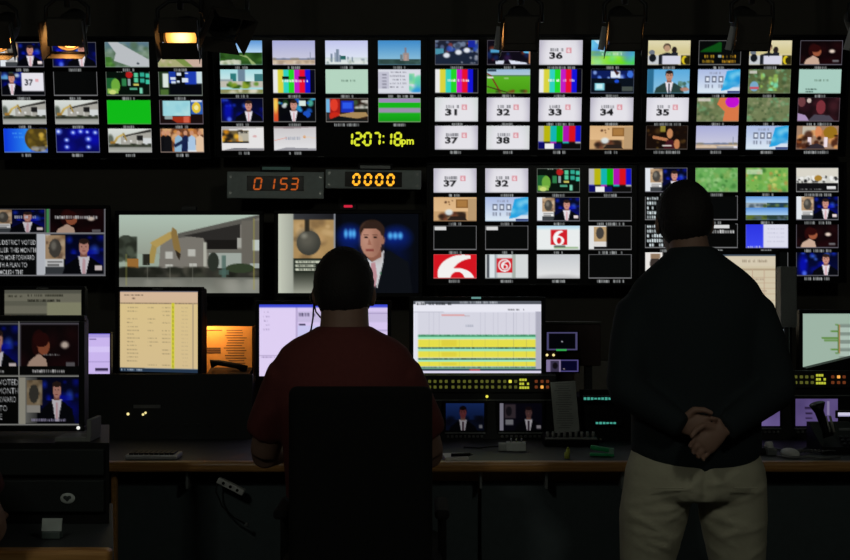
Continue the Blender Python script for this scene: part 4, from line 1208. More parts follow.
c1 = T('101830'); c1.vgrad(0, .6, '284898', '182c60'); c1.blobs(3, 8, ['101830', '0c1020'], 0, .45, 1, .8, (.05, .1), .8, .5); presenter(c1, .45, .12, .42, skin='8c4448', hair='180c10', tie='402030'); c1.rect(.86, .78, .94, .9, 'a8a8b0')
c2 = T('0a0818'); c2.rect(0, 0, .09, 1, 'b8b4c8'); c2.rect(.12, .05, .38, .55, '4c4048'); c2.ell(.22, .3, .07, .17, '201c24'); c2.rect(.14, .6, .32, .78, 'a0a0a8'); presenter(c2, .68, .14, .38, skin='684848', hair='1c1014', tie='302030', suit='06060e'); c2.rect(.86, .8, .96, .92, 'b0a8b0')
bay('equipment turret under the rundown monitor with lit button rows', 0, 0, (c1, c2), (.24, .32))
c3 = T('6c5c94'); c3.blobs(3, 10, ['7c6ca8', '5c4c80'], 0, 0, 1, 1, (.1, .2), .4, .8)
c4 = T('5c4c80'); c4.blobs(5, 12, ['6c5c94', '4c4070', '80709c'], 0, 0, 1, 1, (.08, .2), .5, .8); c4.rect(.22, .3, .42, .38, '2c2040'); c4.rect(.24, .5, .4, .56, '2c2040'); c4.rect(.24, .68, .4, .74, '2c2040'); c4.rect(.74, .1, .8, .6, '8c80a8')
bay('equipment turret beyond the standing person with lit button rows', 296, -4.5, (c3, c4), (.8, .8))

# turret with green readouts between the bays, lower than its neighbours
tg = turret('low equipment rack with two rows of teal readouts', P(579, 0, TY).x, P(668, 0, TY).x, P(0, 389, TY).z, TY - .05, .30)
for px0, px1, py in ((585, 622, 398.6), (597, 619.5, 423)):
    n = int((px1 - px0) / 3.4)
    q0 = P(px0, py, TY - .09) - Vector(tg.location)
    box('readout_strip', (q0.x + (px1 - px0) / 2 * TY / F, -.030, q0.z), ((px1 - px0 + 4) * TY / F, .02, .022), DKMET, tg, .002)
    for i in range(n):
        rg = random.Random(i + py)
        box('readout_lamp', (q0.x + i * .0142, -.041, q0.z), (.010, .004, .010 * rg.uniform(.6, 1.1)), LEDT, tg)
bm = new_bm(); q = P(600.5, 440, TY - .1) - Vector(tg.location); add_ball(bm, (q.x, -.05, q.z), .006, 8, 6); obj('indicator_led', bm, mat('led_off_white', (.6, .6, .55), .3), tg, True)

# ------------------------------------------------------------------ desk monitors
ZS = ZT - .034       # shelf behind the turrets' front lip
YM = 4.98
def at_m(x0, x1, y0, y1, Y): 
    c = P((x0 + x1) / 2, (y0 + y1) / 2, Y)
    return c, (x1 - x0) * Y / F, (y1 - y0) * Y / F
c, w, h = at_m(5, 82, 290, 347, 5.0)
cc = Cv(90, 66, '8c8a78', asp=90 / 66); cc.rect(0, 0, 1, .07, '6c6c60'); cc.scribble(4, .05, .10, .25, .03, '28281c'); cc.scribble(5, .3, .08, .75, .04, '38382c'); cc.rect(0, .2, .6, .28, '787868'); cc.scribble(6, .3, .17, .7, .04, '202018'); cc.rect(.55, .22, 1, .45, 'a8a888'); cc.rect(0, .42, .55, .45, '505044'); cc.rect(0, .46, 1, 1, '9c9c84')
monitor('desk_monitor', 'monitor with pale olive screen peeking above the teleprompter-text monitor', c, w, h, cc.out(), stand=ZS, gain=.5, group='monitors on the console')
c, w, h = at_m(87.5, 110.5, 333.5, 377.5, 4.9)
monitor('tablet_screen', 'small upright lilac screen beside the cream rundown monitor', c, w, h, paint_flat('c8b4ec', [(0, 0, 1, .03, '5c50d8'), (0, .03, 1, .1, 'a898dc'), (.1, .12, .4, .15, '70609c'), (.0, .62, 1, .635, '9484bc'), (.35, .78, .9, .84, '2c2044'), (0, .30, 1, .42, 'd4c4f4')]), stand=ZS, bez=.006, depth=.012, mark=False, cat='tablet')
c = P(159.5, 331.5, 4.96)
t = monitor('desk_monitor', 'square black monitor with a cream rundown list and yellow column', c, .366, .340, paint_rundown_warm(), yaw=math.radians(-16), stand=ZS, gain=.95, group='monitors on the console', bez=.018)
c, w, h = at_m(259.5, 387.5, 304.5, 376, YM)
monitor('desk_monitor', 'wide monitor with lilac message window behind the seated person', c, w, h, paint_mail(), stand=ZS, gain=1.02, group='monitors on the console', mark=False)
c, w, h = at_m(413.5, 541, 301, 373, YM)
t = monitor('desk_monitor', 'wide monitor with yellow and green banded rundown table', c, w, h, paint_rundown(), stand=ZS, gain=1.05, group='monitors on the console', mark=False, bez=.018)
q = Vector((P(476, 297.8, YM).x - c.x, -.0165, P(476, 297.8, YM).z - ZS)); box('maker_mark', q, (.04, .002, .008), glow('mark_teal', (.25, .6, .55), .5), t)
c, w, h = at_m(692, 775, 254.5, 330, 5.20)
monitor('desk_monitor', 'raised monitor with cream log page behind the standing person', c, w, h, paint_log(), stand=ZS, gain=.95, group='monitors on the console', mark=False)
c, w, h = at_m(660, 787.5, 329, 369, 4.98)
monitor('desk_monitor', 'lower pale monitor almost hidden behind the standing person\'s arm', c, w, h, paint_flat('c8d0d4', [(0, 0, 1, .06, '8c98a0'), (.9, .3, .95, .9, 'b0b8bc')]), stand=ZS, gain=.8, group='monitors on the console', mark=False)
c, w, h = at_m(802, 912, 313.5, 370, 4.98)
monitor('desk_monitor', 'monitor with pale green screen and small bar chart', c, w, h, paint_chartpale(), stand=ZS, gain=.85, group='monitors on the console', mark=False)

# slim grey loudspeaker on a post beside the cream log monitor
c = P(787, 297, 4.92)
t = thing('slim_speaker', 'slim grey column loudspeaker beside the cream log monitor', 'loudspeaker', (c.x, 4.926, ZS))
z0, z1 = P(0, 327, 4.92).z - ZS, P(0, 266.5, 4.92).z - ZS
box('cabinet', (0, 0, (z0 + z1) / 2), (.068, .07, z1 - z0), mat('speaker_grey', (.15, .155, .155), .6), t, .006)
bm = new_bm(); add_box(bm, (0, -.037, (z0 + z1) / 2), (.056, .004, (z1 - z0) * .9), .002); obj('grille', bm, mat('speaker_cloth', (.16, .17, .17), .9, scale=300, amp=.4), t)
bm = new_bm(); add_cyl(bm, (0, 0, .01), (0, 0, z0 + .01), .012); obj('post', bm, DKMET, t)
bm = new_bm(); add_cyl(bm, (0, 0, 0), (0, 0, .012), .034, 24); obj('foot', bm, DKMET, t)

# wedge-shaped intercom box in front of the pale green monitor
x0, x1 = P(806, 0, 4.9).x, P(905, 0, 4.9).x
t = thing('intercom_box', 'black wedge-topped intercom box before the pale green monitor', 'intercom', ((x0 + x1) / 2, 4.922, ZS))
bm = new_bm(); h0, h1 = .056, P(0, 344, 4.9).z - ZS; w = (x1 - x0) / 2
vs = [(-w, -.03, 0), (w, -.03, 0), (w, -.03, h1), (-w, -.03, h0), (-w, .03, 0), (w, .03, 0), (w, .03, h1), (-w, .03, h0)]
V = [bm.verts.new(v) for v in vs]
for f in ((0, 1, 2, 3), (7, 6, 5, 4), (0, 4, 5, 1), (1, 5, 6, 2), (2, 6, 7, 3), (3, 7, 4, 0)): bm.faces.new([V[i] for i in f])
obj('case', bm, BLACK, t)
bm = new_bm(); add_cyl(bm, (w * .4, -.03, h1 * .45), (w * .4, -.04, h1 * .45), .02, 20); obj('knob', bm, DKMET, t)

# pair of tiny picture monitors in a dark red-brown case
Yp = 5.22
t = thing('dual_monitor_case', 'dark red-brown case with two tiny violet-framed screens', 'monitor', (P(572, 0, Yp).x, Yp, DZ))
def pl(px, py): return P(px, py, Yp) - Vector(t.location)
a, b = pl(543.5, 322), pl(601, 366)
box('case', ((a.x + b.x) / 2, .05, (a.z + b.z) / 2), (b.x - a.x, .09, a.z - b.z), mat('case_maroon', (.030, .012, .011), .5), t, .004)
box('case_lip', ((a.x + b.x) / 2, -.002, a.z - .002), (b.x - a.x, .02, .008), mat('lip_grey', (.07, .07, .06), .5), t)
c5 = Cv(40, 22, '05060e', asp=1.7); c5.frame('605c8c', .07, .10); c5.ell(.5, .52, .03, .04, 'd0d0d8'); 
c6 = Cv(40, 18, '0a0a30', asp=2.2); c6.frame('6860a8', .05, .12); c6.rect(.0, .0, .45, 1, 'a898c8'); c6.rect(.14, .1, .4, 1, '48405c'); c6.ell(.28, .5, .08, .25, '18141c'); c6.ell(.55, .75, .03, .05, 'c0b0b0')
for cvx, (x0, x1, y0, y1) in ((c5, (546.5, 577, 332, 350)), (c6, (546, 578, 359.5, 371.5))):
    q = pl((x0 + x1) / 2, (y0 + y1) / 2)
    o = box('tiny_monitor', (q.x, -.002, q.z), ((x1 - x0 + 3) * Yp / F, .02, (y1 - y0 + 3) * Yp / F), BLACK, t, .002)
    screen_mesh('screen', cvx.out(), (x1 - x0) * Yp / F, (y1 - y0) * Yp / F, o, .55, (q.x, -.0135, q.z))
q = pl(561, 349.8); box('green_caption', (q.x, -.015, q.z), (.046, .002, .008), LEDG, t)
for px in (547, 553.5): q = pl(px, 355); bm = new_bm(); add_ball(bm, (q.x, -.002, q.z), .006, 8, 6); obj('indicator_led', bm, LEDW, t, True)
box('leg', (a.x + .06, .05, b.z / 2), (.03, .05, b.z), DKMET, t); box('leg', (b.x - .05, .05, b.z / 2), (.03, .05, b.z), DKMET, t)
# light grey patch panel on the wall behind it
p = P(594, 380, 5.97)
tag(box('wall_plate', (p.x, 5.985, p.z), (.20, .03, .19), mat('plate_pale', (.22, .22, .20), .7), None, .004), 'pale grey wall plate below the dark red-brown monitor case', 'wall plate')

# orange-lit script sheet and its small gooseneck lamp
p = P(225, 351.5, 5.12)
t = thing('script_holder', 'orange-lit printed script sheet on a stand beside the cream rundown monitor', 'document', (p.x, p.y, ZS))
w, h = 54 * 5.12 / F, 50.5 * 5.12 / F
z = p.z - ZS
c = Cv(2, 2)
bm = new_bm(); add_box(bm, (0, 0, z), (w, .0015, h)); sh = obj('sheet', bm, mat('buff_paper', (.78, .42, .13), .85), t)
INK = mat('ink', (.16, .09, .05), .9)
bm = new_bm(); rg = random.Random(4)
for i in range(17):
    zz = z + h * .42 - i * h * .05
    x0 = w * .02
    add_box(bm, (x0 + w * .2 * rg.uniform(.7, 1.0), -.0012, zz), (w * .4 * rg.uniform(.7, 1.0), .0006, .0035))
for i, zz in enumerate((.42, .06, .02, -.02)):
    add_box(bm, (-w * .22, -.0012, z + h * zz), (w * (.28 if i else .34), .0006, .004 if i == 0 else .008))
obj('print', bm, INK, sh)
box('backing_board', (0, .006, z), (w + .02, .008, h), mat('board_brown', (.10, .05, .025), .8), t, .002)
bm = new_bm(); add_box(bm, (0, .03, z / 2), (.03, .03, z)); obj('stand_neck', bm, DKMET, t)
box('stand_base', (0, .03, .006), (.16, .10, .012), DKMET, t, .003)
t = thing('gooseneck_lamp', 'black gooseneck lamp lighting the orange script sheet', 'lamp', (p.x - .115, p.y - .01, ZS))
bm = new_bm(); add_cyl(bm, (0, 0, 0), (0, 0, .02), .03, 20); obj('foot', bm, BLACK, t)
bm = new_bm(); add_tube(bm, [(0, 0, .02), (0, -.01, .12), (-.005, -.035, .22), (-.005, -.06, .28), (0, -.085, .31), (.012, -.09, .328)], .006, 10); obj('gooseneck', bm, DKMET, t, True)
bm = new_bm(); add_tube(bm, [(.010, -.09, .332), (.022, -.08, .320), (.034, -.068, .305)], [.012, .020, .027], 16, cap=False); obj('shade', bm, BLACK, t, True)
bm = new_bm(); add_ball(bm, (.026, -.076, .315), .010); obj('bulb', bm, glow('warm_bulb', (1.0, .5, .15), 4.0), t, True)
ld = bpy.data.lights.new('gooseneck_bulb', 'SPOT'); ld.energy = 4.6; ld.color = (1.0, .50, .17); ld.spot_size = math.radians(100); ld.spot_blend = .6; ld.shadow_soft_size = .01
lo = bpy.data.objects.new('bulb_light', ld); C.objects.link(lo); lo.parent = t; lo.location = (.034, -.068, .306)
lo.rotation_euler = (Vector((.14, .01, .13)) - Vector((.034, -.068, .306))).to_track_quat('-Z', 'Y').to_euler()

# dark desk telephone in front of the orange sheet
p = P(230, 374, 4.98)
t = thing('desk_intercom', 'low black handset unit in front of the orange script sheet', 'telephone', (p.x, p.y, ZS))
bm = new_bm(); add_prism_x(bm, [(-.05, 0), (-.05, .030), (.05, .050), (.05, 0)], -.09, .09); obj('base', bm, BLACK, t)
bm = new_bm(); add_tube(bm, [(-.08, 0, .068), (-.05, 0, .074), (.03, 0, .060), (.07, 0, .046)], [.018, .012, .012, .016], 12); obj('handset', bm, BLACK, t, True)

# ------------------------------------------------------------------ things on the desk
p = P(565, 432, 4.72)
t = thing('script_sheet', 'grey printed sheet leaning on a holder beside the teal readout rack', 'paper', (p.x, 4.72, DZ))
z0, z1 = P(0, 432, 4.72).z - DZ, P(0, 381.5, 4.72).z - DZ
hh = z1 - z0; w = 25 * 4.72 / F
rot = Euler((math.radians(-8), math.radians(-4), 0))
box('sheet', (0, 0, (z0 + z1) / 2), (w, .002, hh), mat('sheet_grey', (.42, .44, .42), .85), t, rot=rot)
bm = new_bm(); rg = random.Random(3)
for i in range(20): add_box(bm, (-.004 + w * .42 * (rg.random() - .5) * .2 + (.5 - i / 20) * -.006, -.0022 + (i / 20 - .5) * -hh * .139, (z0 + z1) / 2 + hh * (.45 - i * .045)), (w * rg.uniform(.4, .7), .0006, .003))
obj('print', bm, mat('faint_ink', (.25, .26, .25), .9), t)
box('backing_board', (0, .008, (z0 + z1) / 2), (w * 1.02, .006, hh * 1.02), BLACK, t, rot=rot)
bm = new_bm(); add_box(bm, (0, .05, z0 / 2 + .021), (w * .6, .08, z0 + .04)); obj('holder', bm, BLACK, t)
# control strip with small knobs in front of it
p = P(570, 434, 4.66)
t = thing('knob_strip', 'low black control strip with a row of small pale knobs', 'control panel', (p.x, 4.66, DZ))
zt = P(0, 436, 4.64).z - DZ
bm = new_bm(); add_prism_x(bm, [(-.05, 0), (-.05, zt - .012), (.05, zt + .004), (.05, 0)], -.105, .105); obj('case', bm, BLACK, t)
box('pale_edge', (0, -.03, zt - .008), (.20, .02, .006), mat('edge_grey', (.30, .30, .29), .5), t)
for i in range(9):
    bm = new_bm(); add_cyl(bm, (-.09 + i * .0225, -.01, zt - .006), (-.09 + i * .0225, -.012, zt + .016), .006, 10); obj('knob', bm, mat('knob_pale', (.34, .34, .33), .4), t, True)

Yd = 4.34
def on_desk(px, Y): return P(px, 0, Y).x
# notepad and pen
x = on_desk(455, 4.30)
t = thing('notepad', 'white notepad at the desk edge by the seated person\'s elbow', 'notepad', (x, 4.30, DZ), .1)
box('pages', (0, 0, .006), (.085, .11, .012), PAPER, t, .001); box('cover', (0, 0, .0005), (.088, .113, .001), GREYP, t)
tag(o := thing('dark_pen', 'dark marker pen lying on the white notepad', 'pen', (x + .015, 4.27, DZ + .012), .2), 'dark marker pen lying on the white notepad', 'pen')
bm = new_bm(); add_cyl(bm, (-.03, 0, .006), (.04, 0, .006), .006, 10); obj('barrel', bm, BLACK, o, True)
bm = new_bm(); add_cyl(bm, (.04, 0, .006), (.052, 0, .006), .006, 10, .002); obj('tip', bm, GREYP, o, True)
# small grey box with toggle switches
x = on_desk(516, 4.50)
t = thing('switch_box', 'small grey switch box with toggles on the desk', 'switch box', (x, 4.50, DZ), -.06)
box('case', (0, 0, .016), (.075, .05, .032), mat('box_grey', (.40, .41, .40), .55), t, .003)
box('side_block', (-.052, -.0, .014), (.03, .045, .028), mat('box_grey2', (.30, .31, .30), .55), t, .003)
for i in (-1, 0, 1):
    bm = new_bm(); add_cyl(bm, (i * .02, 0, .032), (i * .02 + .002, -.003, .046), .003, 8); obj('toggle', bm, STEEL, t, True)
bm = new_bm(); add_tube(bm, [(-.066, 0, .015), (-.10, .01, .012), (-.14, .03, .004), (-.2, .05, .004)], .003, 8); obj('cable', bm, RUBBER, t, True)
# yellow lip-balm sized cap and green marker
x = on_desk(567, 4.30)
t = thing('yellow_highlighter', 'short yellow-green highlighter standing near the desk edge', 'highlighter', (x, 4.30, DZ), .3)
bm = new_bm(); add_tube(bm, [(0, 0, 0), (0, 0, .02), (.004, 0, .022), (.004, 0, .034)], [.010, .010, .008, .007], 12); obj('barrel', bm, mat('lime', (.55, .60, .10), .5), t, True)
bm = new_bm(); add_cyl(bm, (.004, 0, .034), (.004, 0, .041), .006, 10, .003); obj('tip', bm, mat('lime_dark', (.35, .42, .05), .5), t, True)
x = on_desk(602, 4.36)
t = thing('green_stapler', 'bright green stapler on the desk beside the standing person', 'stapler', (x, 4.36, DZ), -.15)
GRN = mat('bright_green', (.02, .42, .14), .45)
box('base', (0, 0, .005), (.09, .025, .010), GRN, t, .003)
bm = new_bm(); add_box(bm, (0, 0, .026), (.085, .022, .016), .005, Euler((0, math.radians(8), 0))); obj('arm', bm, GRN, t)
box('head', (.034, 0, .018), (.02, .023, .022), mat('pale_green', (.25, .5, .36), .45), t, .003)

# keyboards
def keyboard(label, px, Y, w, rz, m, zz=DZ, d=.13):
    t = thing('keyboard', label, 'keyboard', (on_desk(px, Y), Y, zz), rz, 'keyboards on the desk')
    box('case', (0, 0, .009), (w, d, .018), m, t, .005)
    proto = None
    nx = max(6, int(w / .021))
    for r in range(5):
        for i in range(nx):
            loc = (-w / 2 + .012 + (i + .5) * (w - .024) / nx, -d / 2 + .016 + r * (d - .03) / 4.6, .0205)
            if proto is None:
                bm = new_bm(); add_box(bm, (0, 0, 0), ((w - .024) / nx * .85, .019, .007), .0015, seg=1); proto = obj('key', bm, BLACK, t); proto.location = loc
            else:
                k = proto.copy(); C.objects.link(k); k.parent = t; k.location = loc
    return t
keyboard('silver-edged keyboard at the desk edge below the cream rundown monitor', 154, 4.31, .19, 0, mat('silver_case', (.38, .38, .40), .4, .4), d=.10)
keyboard('black keyboard in front of the seated person', 345, 4.44, .40, 0, BLACK)
keyboard('black keyboard on the desk beyond the standing person', 720, 4.45, .38, 0, BLACK)

# desk telephone to the right
Yt = 4.50
x = on_desk(822, Yt)
t = thing('desk_telephone', 'black desk telephone with upright handset and lit display at the right', 'telephone', (x, Yt, DZ), 0)
bm = new_bm(); add_prism_x(bm, [(-.09, 0), (-.09, .025), (.07, .10), (.09, .10), (.09, 0)], -.03, .13); obj('base', bm, BLACK, t)
q = P(846, 414.5, Yt - .02) - Vector(t.location)
box('display_bezel', (q.x, -.012, q.z), (.075, .012, .03), DKMET, t, .003)
screen_mesh('display', paint_flat('d8d4ec', [(0, .7, 1, 1, 'a8a4c8')]), .06, .015, t, .9, (q.x, -.0195, q.z))
box('lower_strip', (q.x, -.03, q.z - .055), (.06, .006, .008), GREYP, t)
for r in range(3):
    for i in range(3): box('key', (.06 + i * .022, -.075 + r * .022, .034 + r * .0104), (.014, .014, .008), DKMET, t, .002, Euler((math.radians(25), 0, 0)))
a = P(820, 436, Yt - .05) - Vector(t.location); b = P(817, 404, Yt - .05) - Vector(t.location)
bm = new_bm(); add_tube(bm, [(a.x + .03, -.06, a.z), (a.x + .02, -.05, a.z + .03), (b.x + .01, -.045, b.z - .03), (b.x, -.05, b.z)], [.02, .016, .017, .030], 14); obj('handset', bm, BLACK, t, True)
for i, (dx, wd) in enumerate(((.0, .006), (.012, .009))):
    bm = new_bm(); q0 = P(826 + i * 4, 416, Yt - .08) - Vector(t.location); q1 = P(830 + i * 4, 432, Yt - .08) - Vector(t.location)
    add_tube(bm, [(q0.x, -.08, q0.z), (q1.x, -.08, q1.z)], wd / 2, 8); obj('handset_rim', bm, mat('rim_pale', (.45, .44, .40), .35), t, True)
bm = new_bm(); pts = [(.02, -.09, .012)]
for i in range(60):
    u = i / 59; pts.append((-.02 - .16 * u + .006 * math.cos(i * 1.4), -.10 + .02 * math.sin(u * 5) + .006 * math.sin(i * 1.4), .010 + .004 * math.cos(i * 1.4)))
add_tube(bm, pts, .003, 6); obj('coiled_cord', bm, mat('cord_grey', (.10, .10, .10), .5), t, True)

x = on_desk(790, 4.34)
t = thing('computer_mouse', 'pale computer mouse among cables at the right of the desk', 'mouse', (x, 4.34, DZ), .4)
bm = new_bm(); add_ball(bm, (0, 0, .012), (.026, .045, .020)); bmesh.ops.bisect_plane(bm, geom=bm.verts[:] + bm.edges[:] + bm.faces[:], plane_co=(0, 0, 0), plane_no=(0, 0, -1), clear_outer=True); obj('shell', bm, WHITEP, t, True)
box('scroll_wheel', (0, .026, .026), (.006, .014, .010), DKMET, t, .002)
x = on_desk(769, 4.40)
t = thing('tape_dispenser', 'small pale tape dispenser beside the standing person\'s hip', 'tape dispenser', (x, 4.40, DZ), .2)
bm = new_bm(); add_prism_x(bm, [(-.025, 0), (-.03, .02), (0, .03), (.03, .014), (.03, 0)], -.018, .018); obj('body', bm, GREYP, t)
bm = new_bm(); add_cyl(bm, (-.010, 0, .032), (.010, 0, .032), .016, 18); obj('roll', bm, WHITEP, t, True)
for i, pts in enumerate([[(778, 4.33), (788, 4.29), (797, 4.29), (808, 4.31), (820, 4.28), (840, 4.30)], [(776, 4.52), (784, 4.46), (792, 4.45), (800, 4.48), (806, 4.53)]]):
    bm = new_bm(); add_tube(bm, [(on_desk(px, Y), Y, DZ + .005) for px, Y in pts], .004, 8)
    tag(obj('desk_cable', bm, mat('cable_pale', (.16, .16, .16), .5), None, True), ['grey cable curling along the desk edge near the tape dispenser', 'grey cable running behind the computer mouse'][i], 'cable')

# power strip hanging under the desk
p = P(231, 486, 4.26)
t = thing('power_strip', 'white power strip hanging slantwise under the desk edge', 'power strip', (p.x, 4.26, p.z))
rot = Euler((0, math.radians(27), 0))
box('body', (0, 0, 0), (.105, .03, .022), WHITEP, t, .003, rot)
for i in (-1, 0, 1):
    bm = new_bm(); q = rot.to_matrix() @ Vector((i * .028, -.0155, 0)); add_cyl(bm, q, q + Vector((0, -.002, 0)), .0055, 10); obj('socket', bm, BLACK, t)
bm = new_bm(); add_tube(bm, [(-.05, 0, .02), (-.048, .01, .035), (-.045, .015, .05)], .004, 8); obj('hanger', bm, DKMET, t, True)
bm = new_bm(); add_tube(bm, [(-.05, 0, .02), (-.052, -.01, -.02), (-.03, -.012, -.07), (.01, -.012, -.11), (.055, -.012, -.135)], .003, 8); obj('cable', bm, RUBBER, t, True)
bm = new_bm(); add_ball(bm, (.058, -.012, -.137), .008, 10, 8); obj('plug', bm, GREYP, t, True)

# ------------------------------------------------------------------ the near left desk
LY0, LX1 = 2.83, -.757
ld_ = thing('side_desk', 'near side desk with wooden front edge at the lower left', 'desk', (-1.75, LY0, 0))
wl = LX1 + 2.75
xo = (LX1 - 2.75) / 2 + 1.75
def slab(name, y0, y1, z0, z1, m, parent, root, xl):
    """block whose right end is cut on the slant, as the console bends round there"""
    xr = lambda y: LX1 - .2676 * (y - LY0) - root.x
    bm = new_bm(); q = [(xl, y0), (xr(y0), y0), (xr(y1), y1), (xl, y1)]
    A = [bm.verts.new((x, y - root.y, z0)) for x, y in q]; B = [bm.verts.new((x, y - root.y, z1)) for x, y in q]
    bm.faces.new(A); bm.faces.new(B)
    for i in range(4): bm.faces.new((A[i], A[(i + 1) % 4], B[(i + 1) % 4], B[i]))
    return obj(name, bm, m, parent)
slab('worktop', LY0 + .03, LY0 + .86, DZ - .037, DZ - .001, LAMINATE, ld_, Vector((-1.75, LY0, 0)), -1.0)
bm = new_bm(); add_box(bm, (xo, .02, DZ - .018), (wl, .045, .040), .012, seg=3); obj('front_edge', bm, MATS['wood'], ld_, label='oak edge strip')
_sp = box('side_panel', (0, 0, (DZ - .04) / 2), (.03, .76, DZ - .04), CABINET, ld_, .003); _sp.location = (LX1 + 1.75 - .125, .45, 0); _sp.rotation_euler = (0, 0, math.atan(.2676))
box('side_panel', (-.97, .45, (DZ - .04) / 2), (.03, .76, DZ - .04), CABINET, ld_, .003)
box('modesty_panel', (xo - .12, .70, .40), (wl - .30, .02, .68), CABINET, ld_)
HZT = 1.005
t = thing('equipment_hutch', 'black equipment hutch under the near teleprompter-text monitor', 'equipment', (-1.6, 3.15, DZ))
wr = (P(106, 0, 3.15).x + 1.6)
slab('housing', 3.15, 3.55, 0, HZT - DZ, BLACK, t, Vector((-1.6, 3.15, 0)), -.9)
q = P(40, 489, 3.14) - Vector(t.location)
dxr = P(104, 0, 3.14).x + 1.6
for dz, dh in ((.075, .085), (.165, .070)): box('drawer_front', (dxr - .30, -.006, dz), (.60, .014, dh), mat('drawer_dark', (.008, .010, .010), .65), t, .003)
q = P(67.5, 498.5, 3.135) - Vector(t.location)
bm = new_bm(); add_ball(bm, (q.x, -.014, q.z), (.020, .004, .0145), 28, 12); em = obj('emblem_disc', bm, mat('emblem_pale', (.36, .38, .37), .5), t, True, 'pale oval emblem')
bm = new_bm()
for sx in (-1, 1): add_ball(bm, (q.x + sx * .005, -.0175, q.z + .003), (.006, .002, .005), 12, 8)
add_poly(bm, [(q.x - .009, -.0186, q.z + .001), (q.x + .009, -.0186, q.z + .001), (q.x, -.0186, q.z - .008)])
obj('emblem_mark', bm, mat('emblem_dark', (.03, .035, .035), .6), em)
# monitor on it
c, w, h = at_m(-40, 80, 321, 425, 3.30)
monitor('desk_monitor', 'near monitor with large white teleprompter words at the left edge', c, w, h, prompter_quad(140, 120, False), stand=HZT, gain=.5, bez=.016, chin=.016, mark=False, group='monitors on the console')
q = P(77, 428.4, 3.27)
t = bpy.data.objects['desk_monitor'] if False else None
bm = new_bm(); add_ball(bm, (0, 0, 0), .005, 10, 6)
pl_ = obj('power_lamp', bm, glow('power_white', (.9, .9, .85), 1.0), None, True)
par = [o for o in bpy.data.objects if o.get('label', '').startswith('near monitor')][0]
pl_.parent = par; pl_.location = q - Vector(par.location); pl_.location.y = -.018
# pale tray the monitor stands in
t = thing('monitor_tray', 'pale grey bracket tray at the foot of the near monitor', 'tray', (P(78, 0, 3.22).x, 3.22, HZT))
TRY = mat('tray_grey', (.12, .12, .115), .6)
box('plate', (.0, 0, .006), (.096, .10, .012), TRY, t, .002); box('upright', (.044, 0, .035), (.012, .10, .05), TRY, t, .002)
t = thing('card_stand', 'small grey card stand near the side desk\'s wooden edge', 'card stand', (P(52, 0, 2.97).x, 2.97, DZ))
box('card', (0, 0, .034), (.050, .004, .032), mat('card_grey', (.34, .37, .36), .7), t, rot=Euler((math.radians(-12), 0, 0)))
box('holder', (0, .004, .009), (.046, .03, .018), mat('holder_dark', (.07, .09, .085), .5), t, .002)
t = thing('white_connector', 'white cable connector hanging below the side desk edge', 'connector', (P(47, 0, 2.84).x, 2.82, .735))
box('plug', (0, 0, 0), (.026, .012, .02), WHITEP, t, .002, Euler((0, .5, 0))); box('plug', (.022, 0, -.003), (.014, .012, .02), WHITEP, t, .002, Euler((0, .5, 0)))
bm = new_bm(); add_tube(bm, [(0, 0, 0), (-.005, .02, .02), (-.005, .04, .035)], .003, 8); obj('cable', bm, RUBBER, t, True)

# ------------------------------------------------------------------ people
def head_shapes(bm, c, s=1.0, neck_to=None):
    """c = centre of the cranium; the face looks along +Y"""
    x, y, z = c
    add_ball(bm, (x, y, z), (.080 * s, .098 * s, .102 * s), 28, 20)                # cranium
    add_ball(bm, (x, y + .030 * s, z - .062 * s), (.060 * s, .068 * s, .075 * s), 22, 16)   # jaw
    add_ball(bm, (x, y + .070 * s, z - .115 * s), (.026 * s, .024 * s, .020 * s), 14, 10)   # chin
    add_tube(bm, [(x, y + .086 * s, z - .012 * s), (x, y + .108 * s, z - .045 * s), (x, y + .094 * s, z - .060 * s)], [.009 * s, .014 * s, .015 * s], 10)   # nose
    for q in (-1, 1):
        add_ball(bm, (x + q * .082 * s, y + .004 * s, z - .028 * s), (.010 * s, .020 * s, .031 * s), 12, 10, Euler((.2, 0, q * .3)))    # ears
        add_ball(bm, (x + q * .030 * s, y + .078 * s, z + .004 * s), (.024 * s, .016 * s, .009 * s), 10, 8)    # brow
    add_ball(bm, (x, y + .088 * s, z - .082 * s), (.024 * s, .012 * s, .006 * s), 12, 8)    # lips
    add_ball(bm, (x, y + .086 * s, z - .092 * s), (.021 * s, .012 * s, .007 * s), 12, 8)
    if neck_to: add_tube(bm, [(x, y - .022 * s, z - .03 * s), ((x + neck_to[0]) / 2, (y - .02 + neck_to[1]) / 2, z - .10 * s), neck_to], [.058 * s, .060 * s, .068 * s], 20)

def eyes(c, s, root):
    for q in (-1, 1):
        bm = new_bm(); add_ball(bm, (c[0] + q * .030 * s, c[1] + .082 * s, c[2] - .014 * s), .011 * s, 14, 10); e = obj('eye', bm, EYEW, root, True)
        bm = new_bm(); add_ball(bm, (c[0] + q * .030 * s, c[1] + .0905 * s, c[2] - .014 * s), .0045 * s, 10, 8); obj('iris', bm, BLACK, e, True)

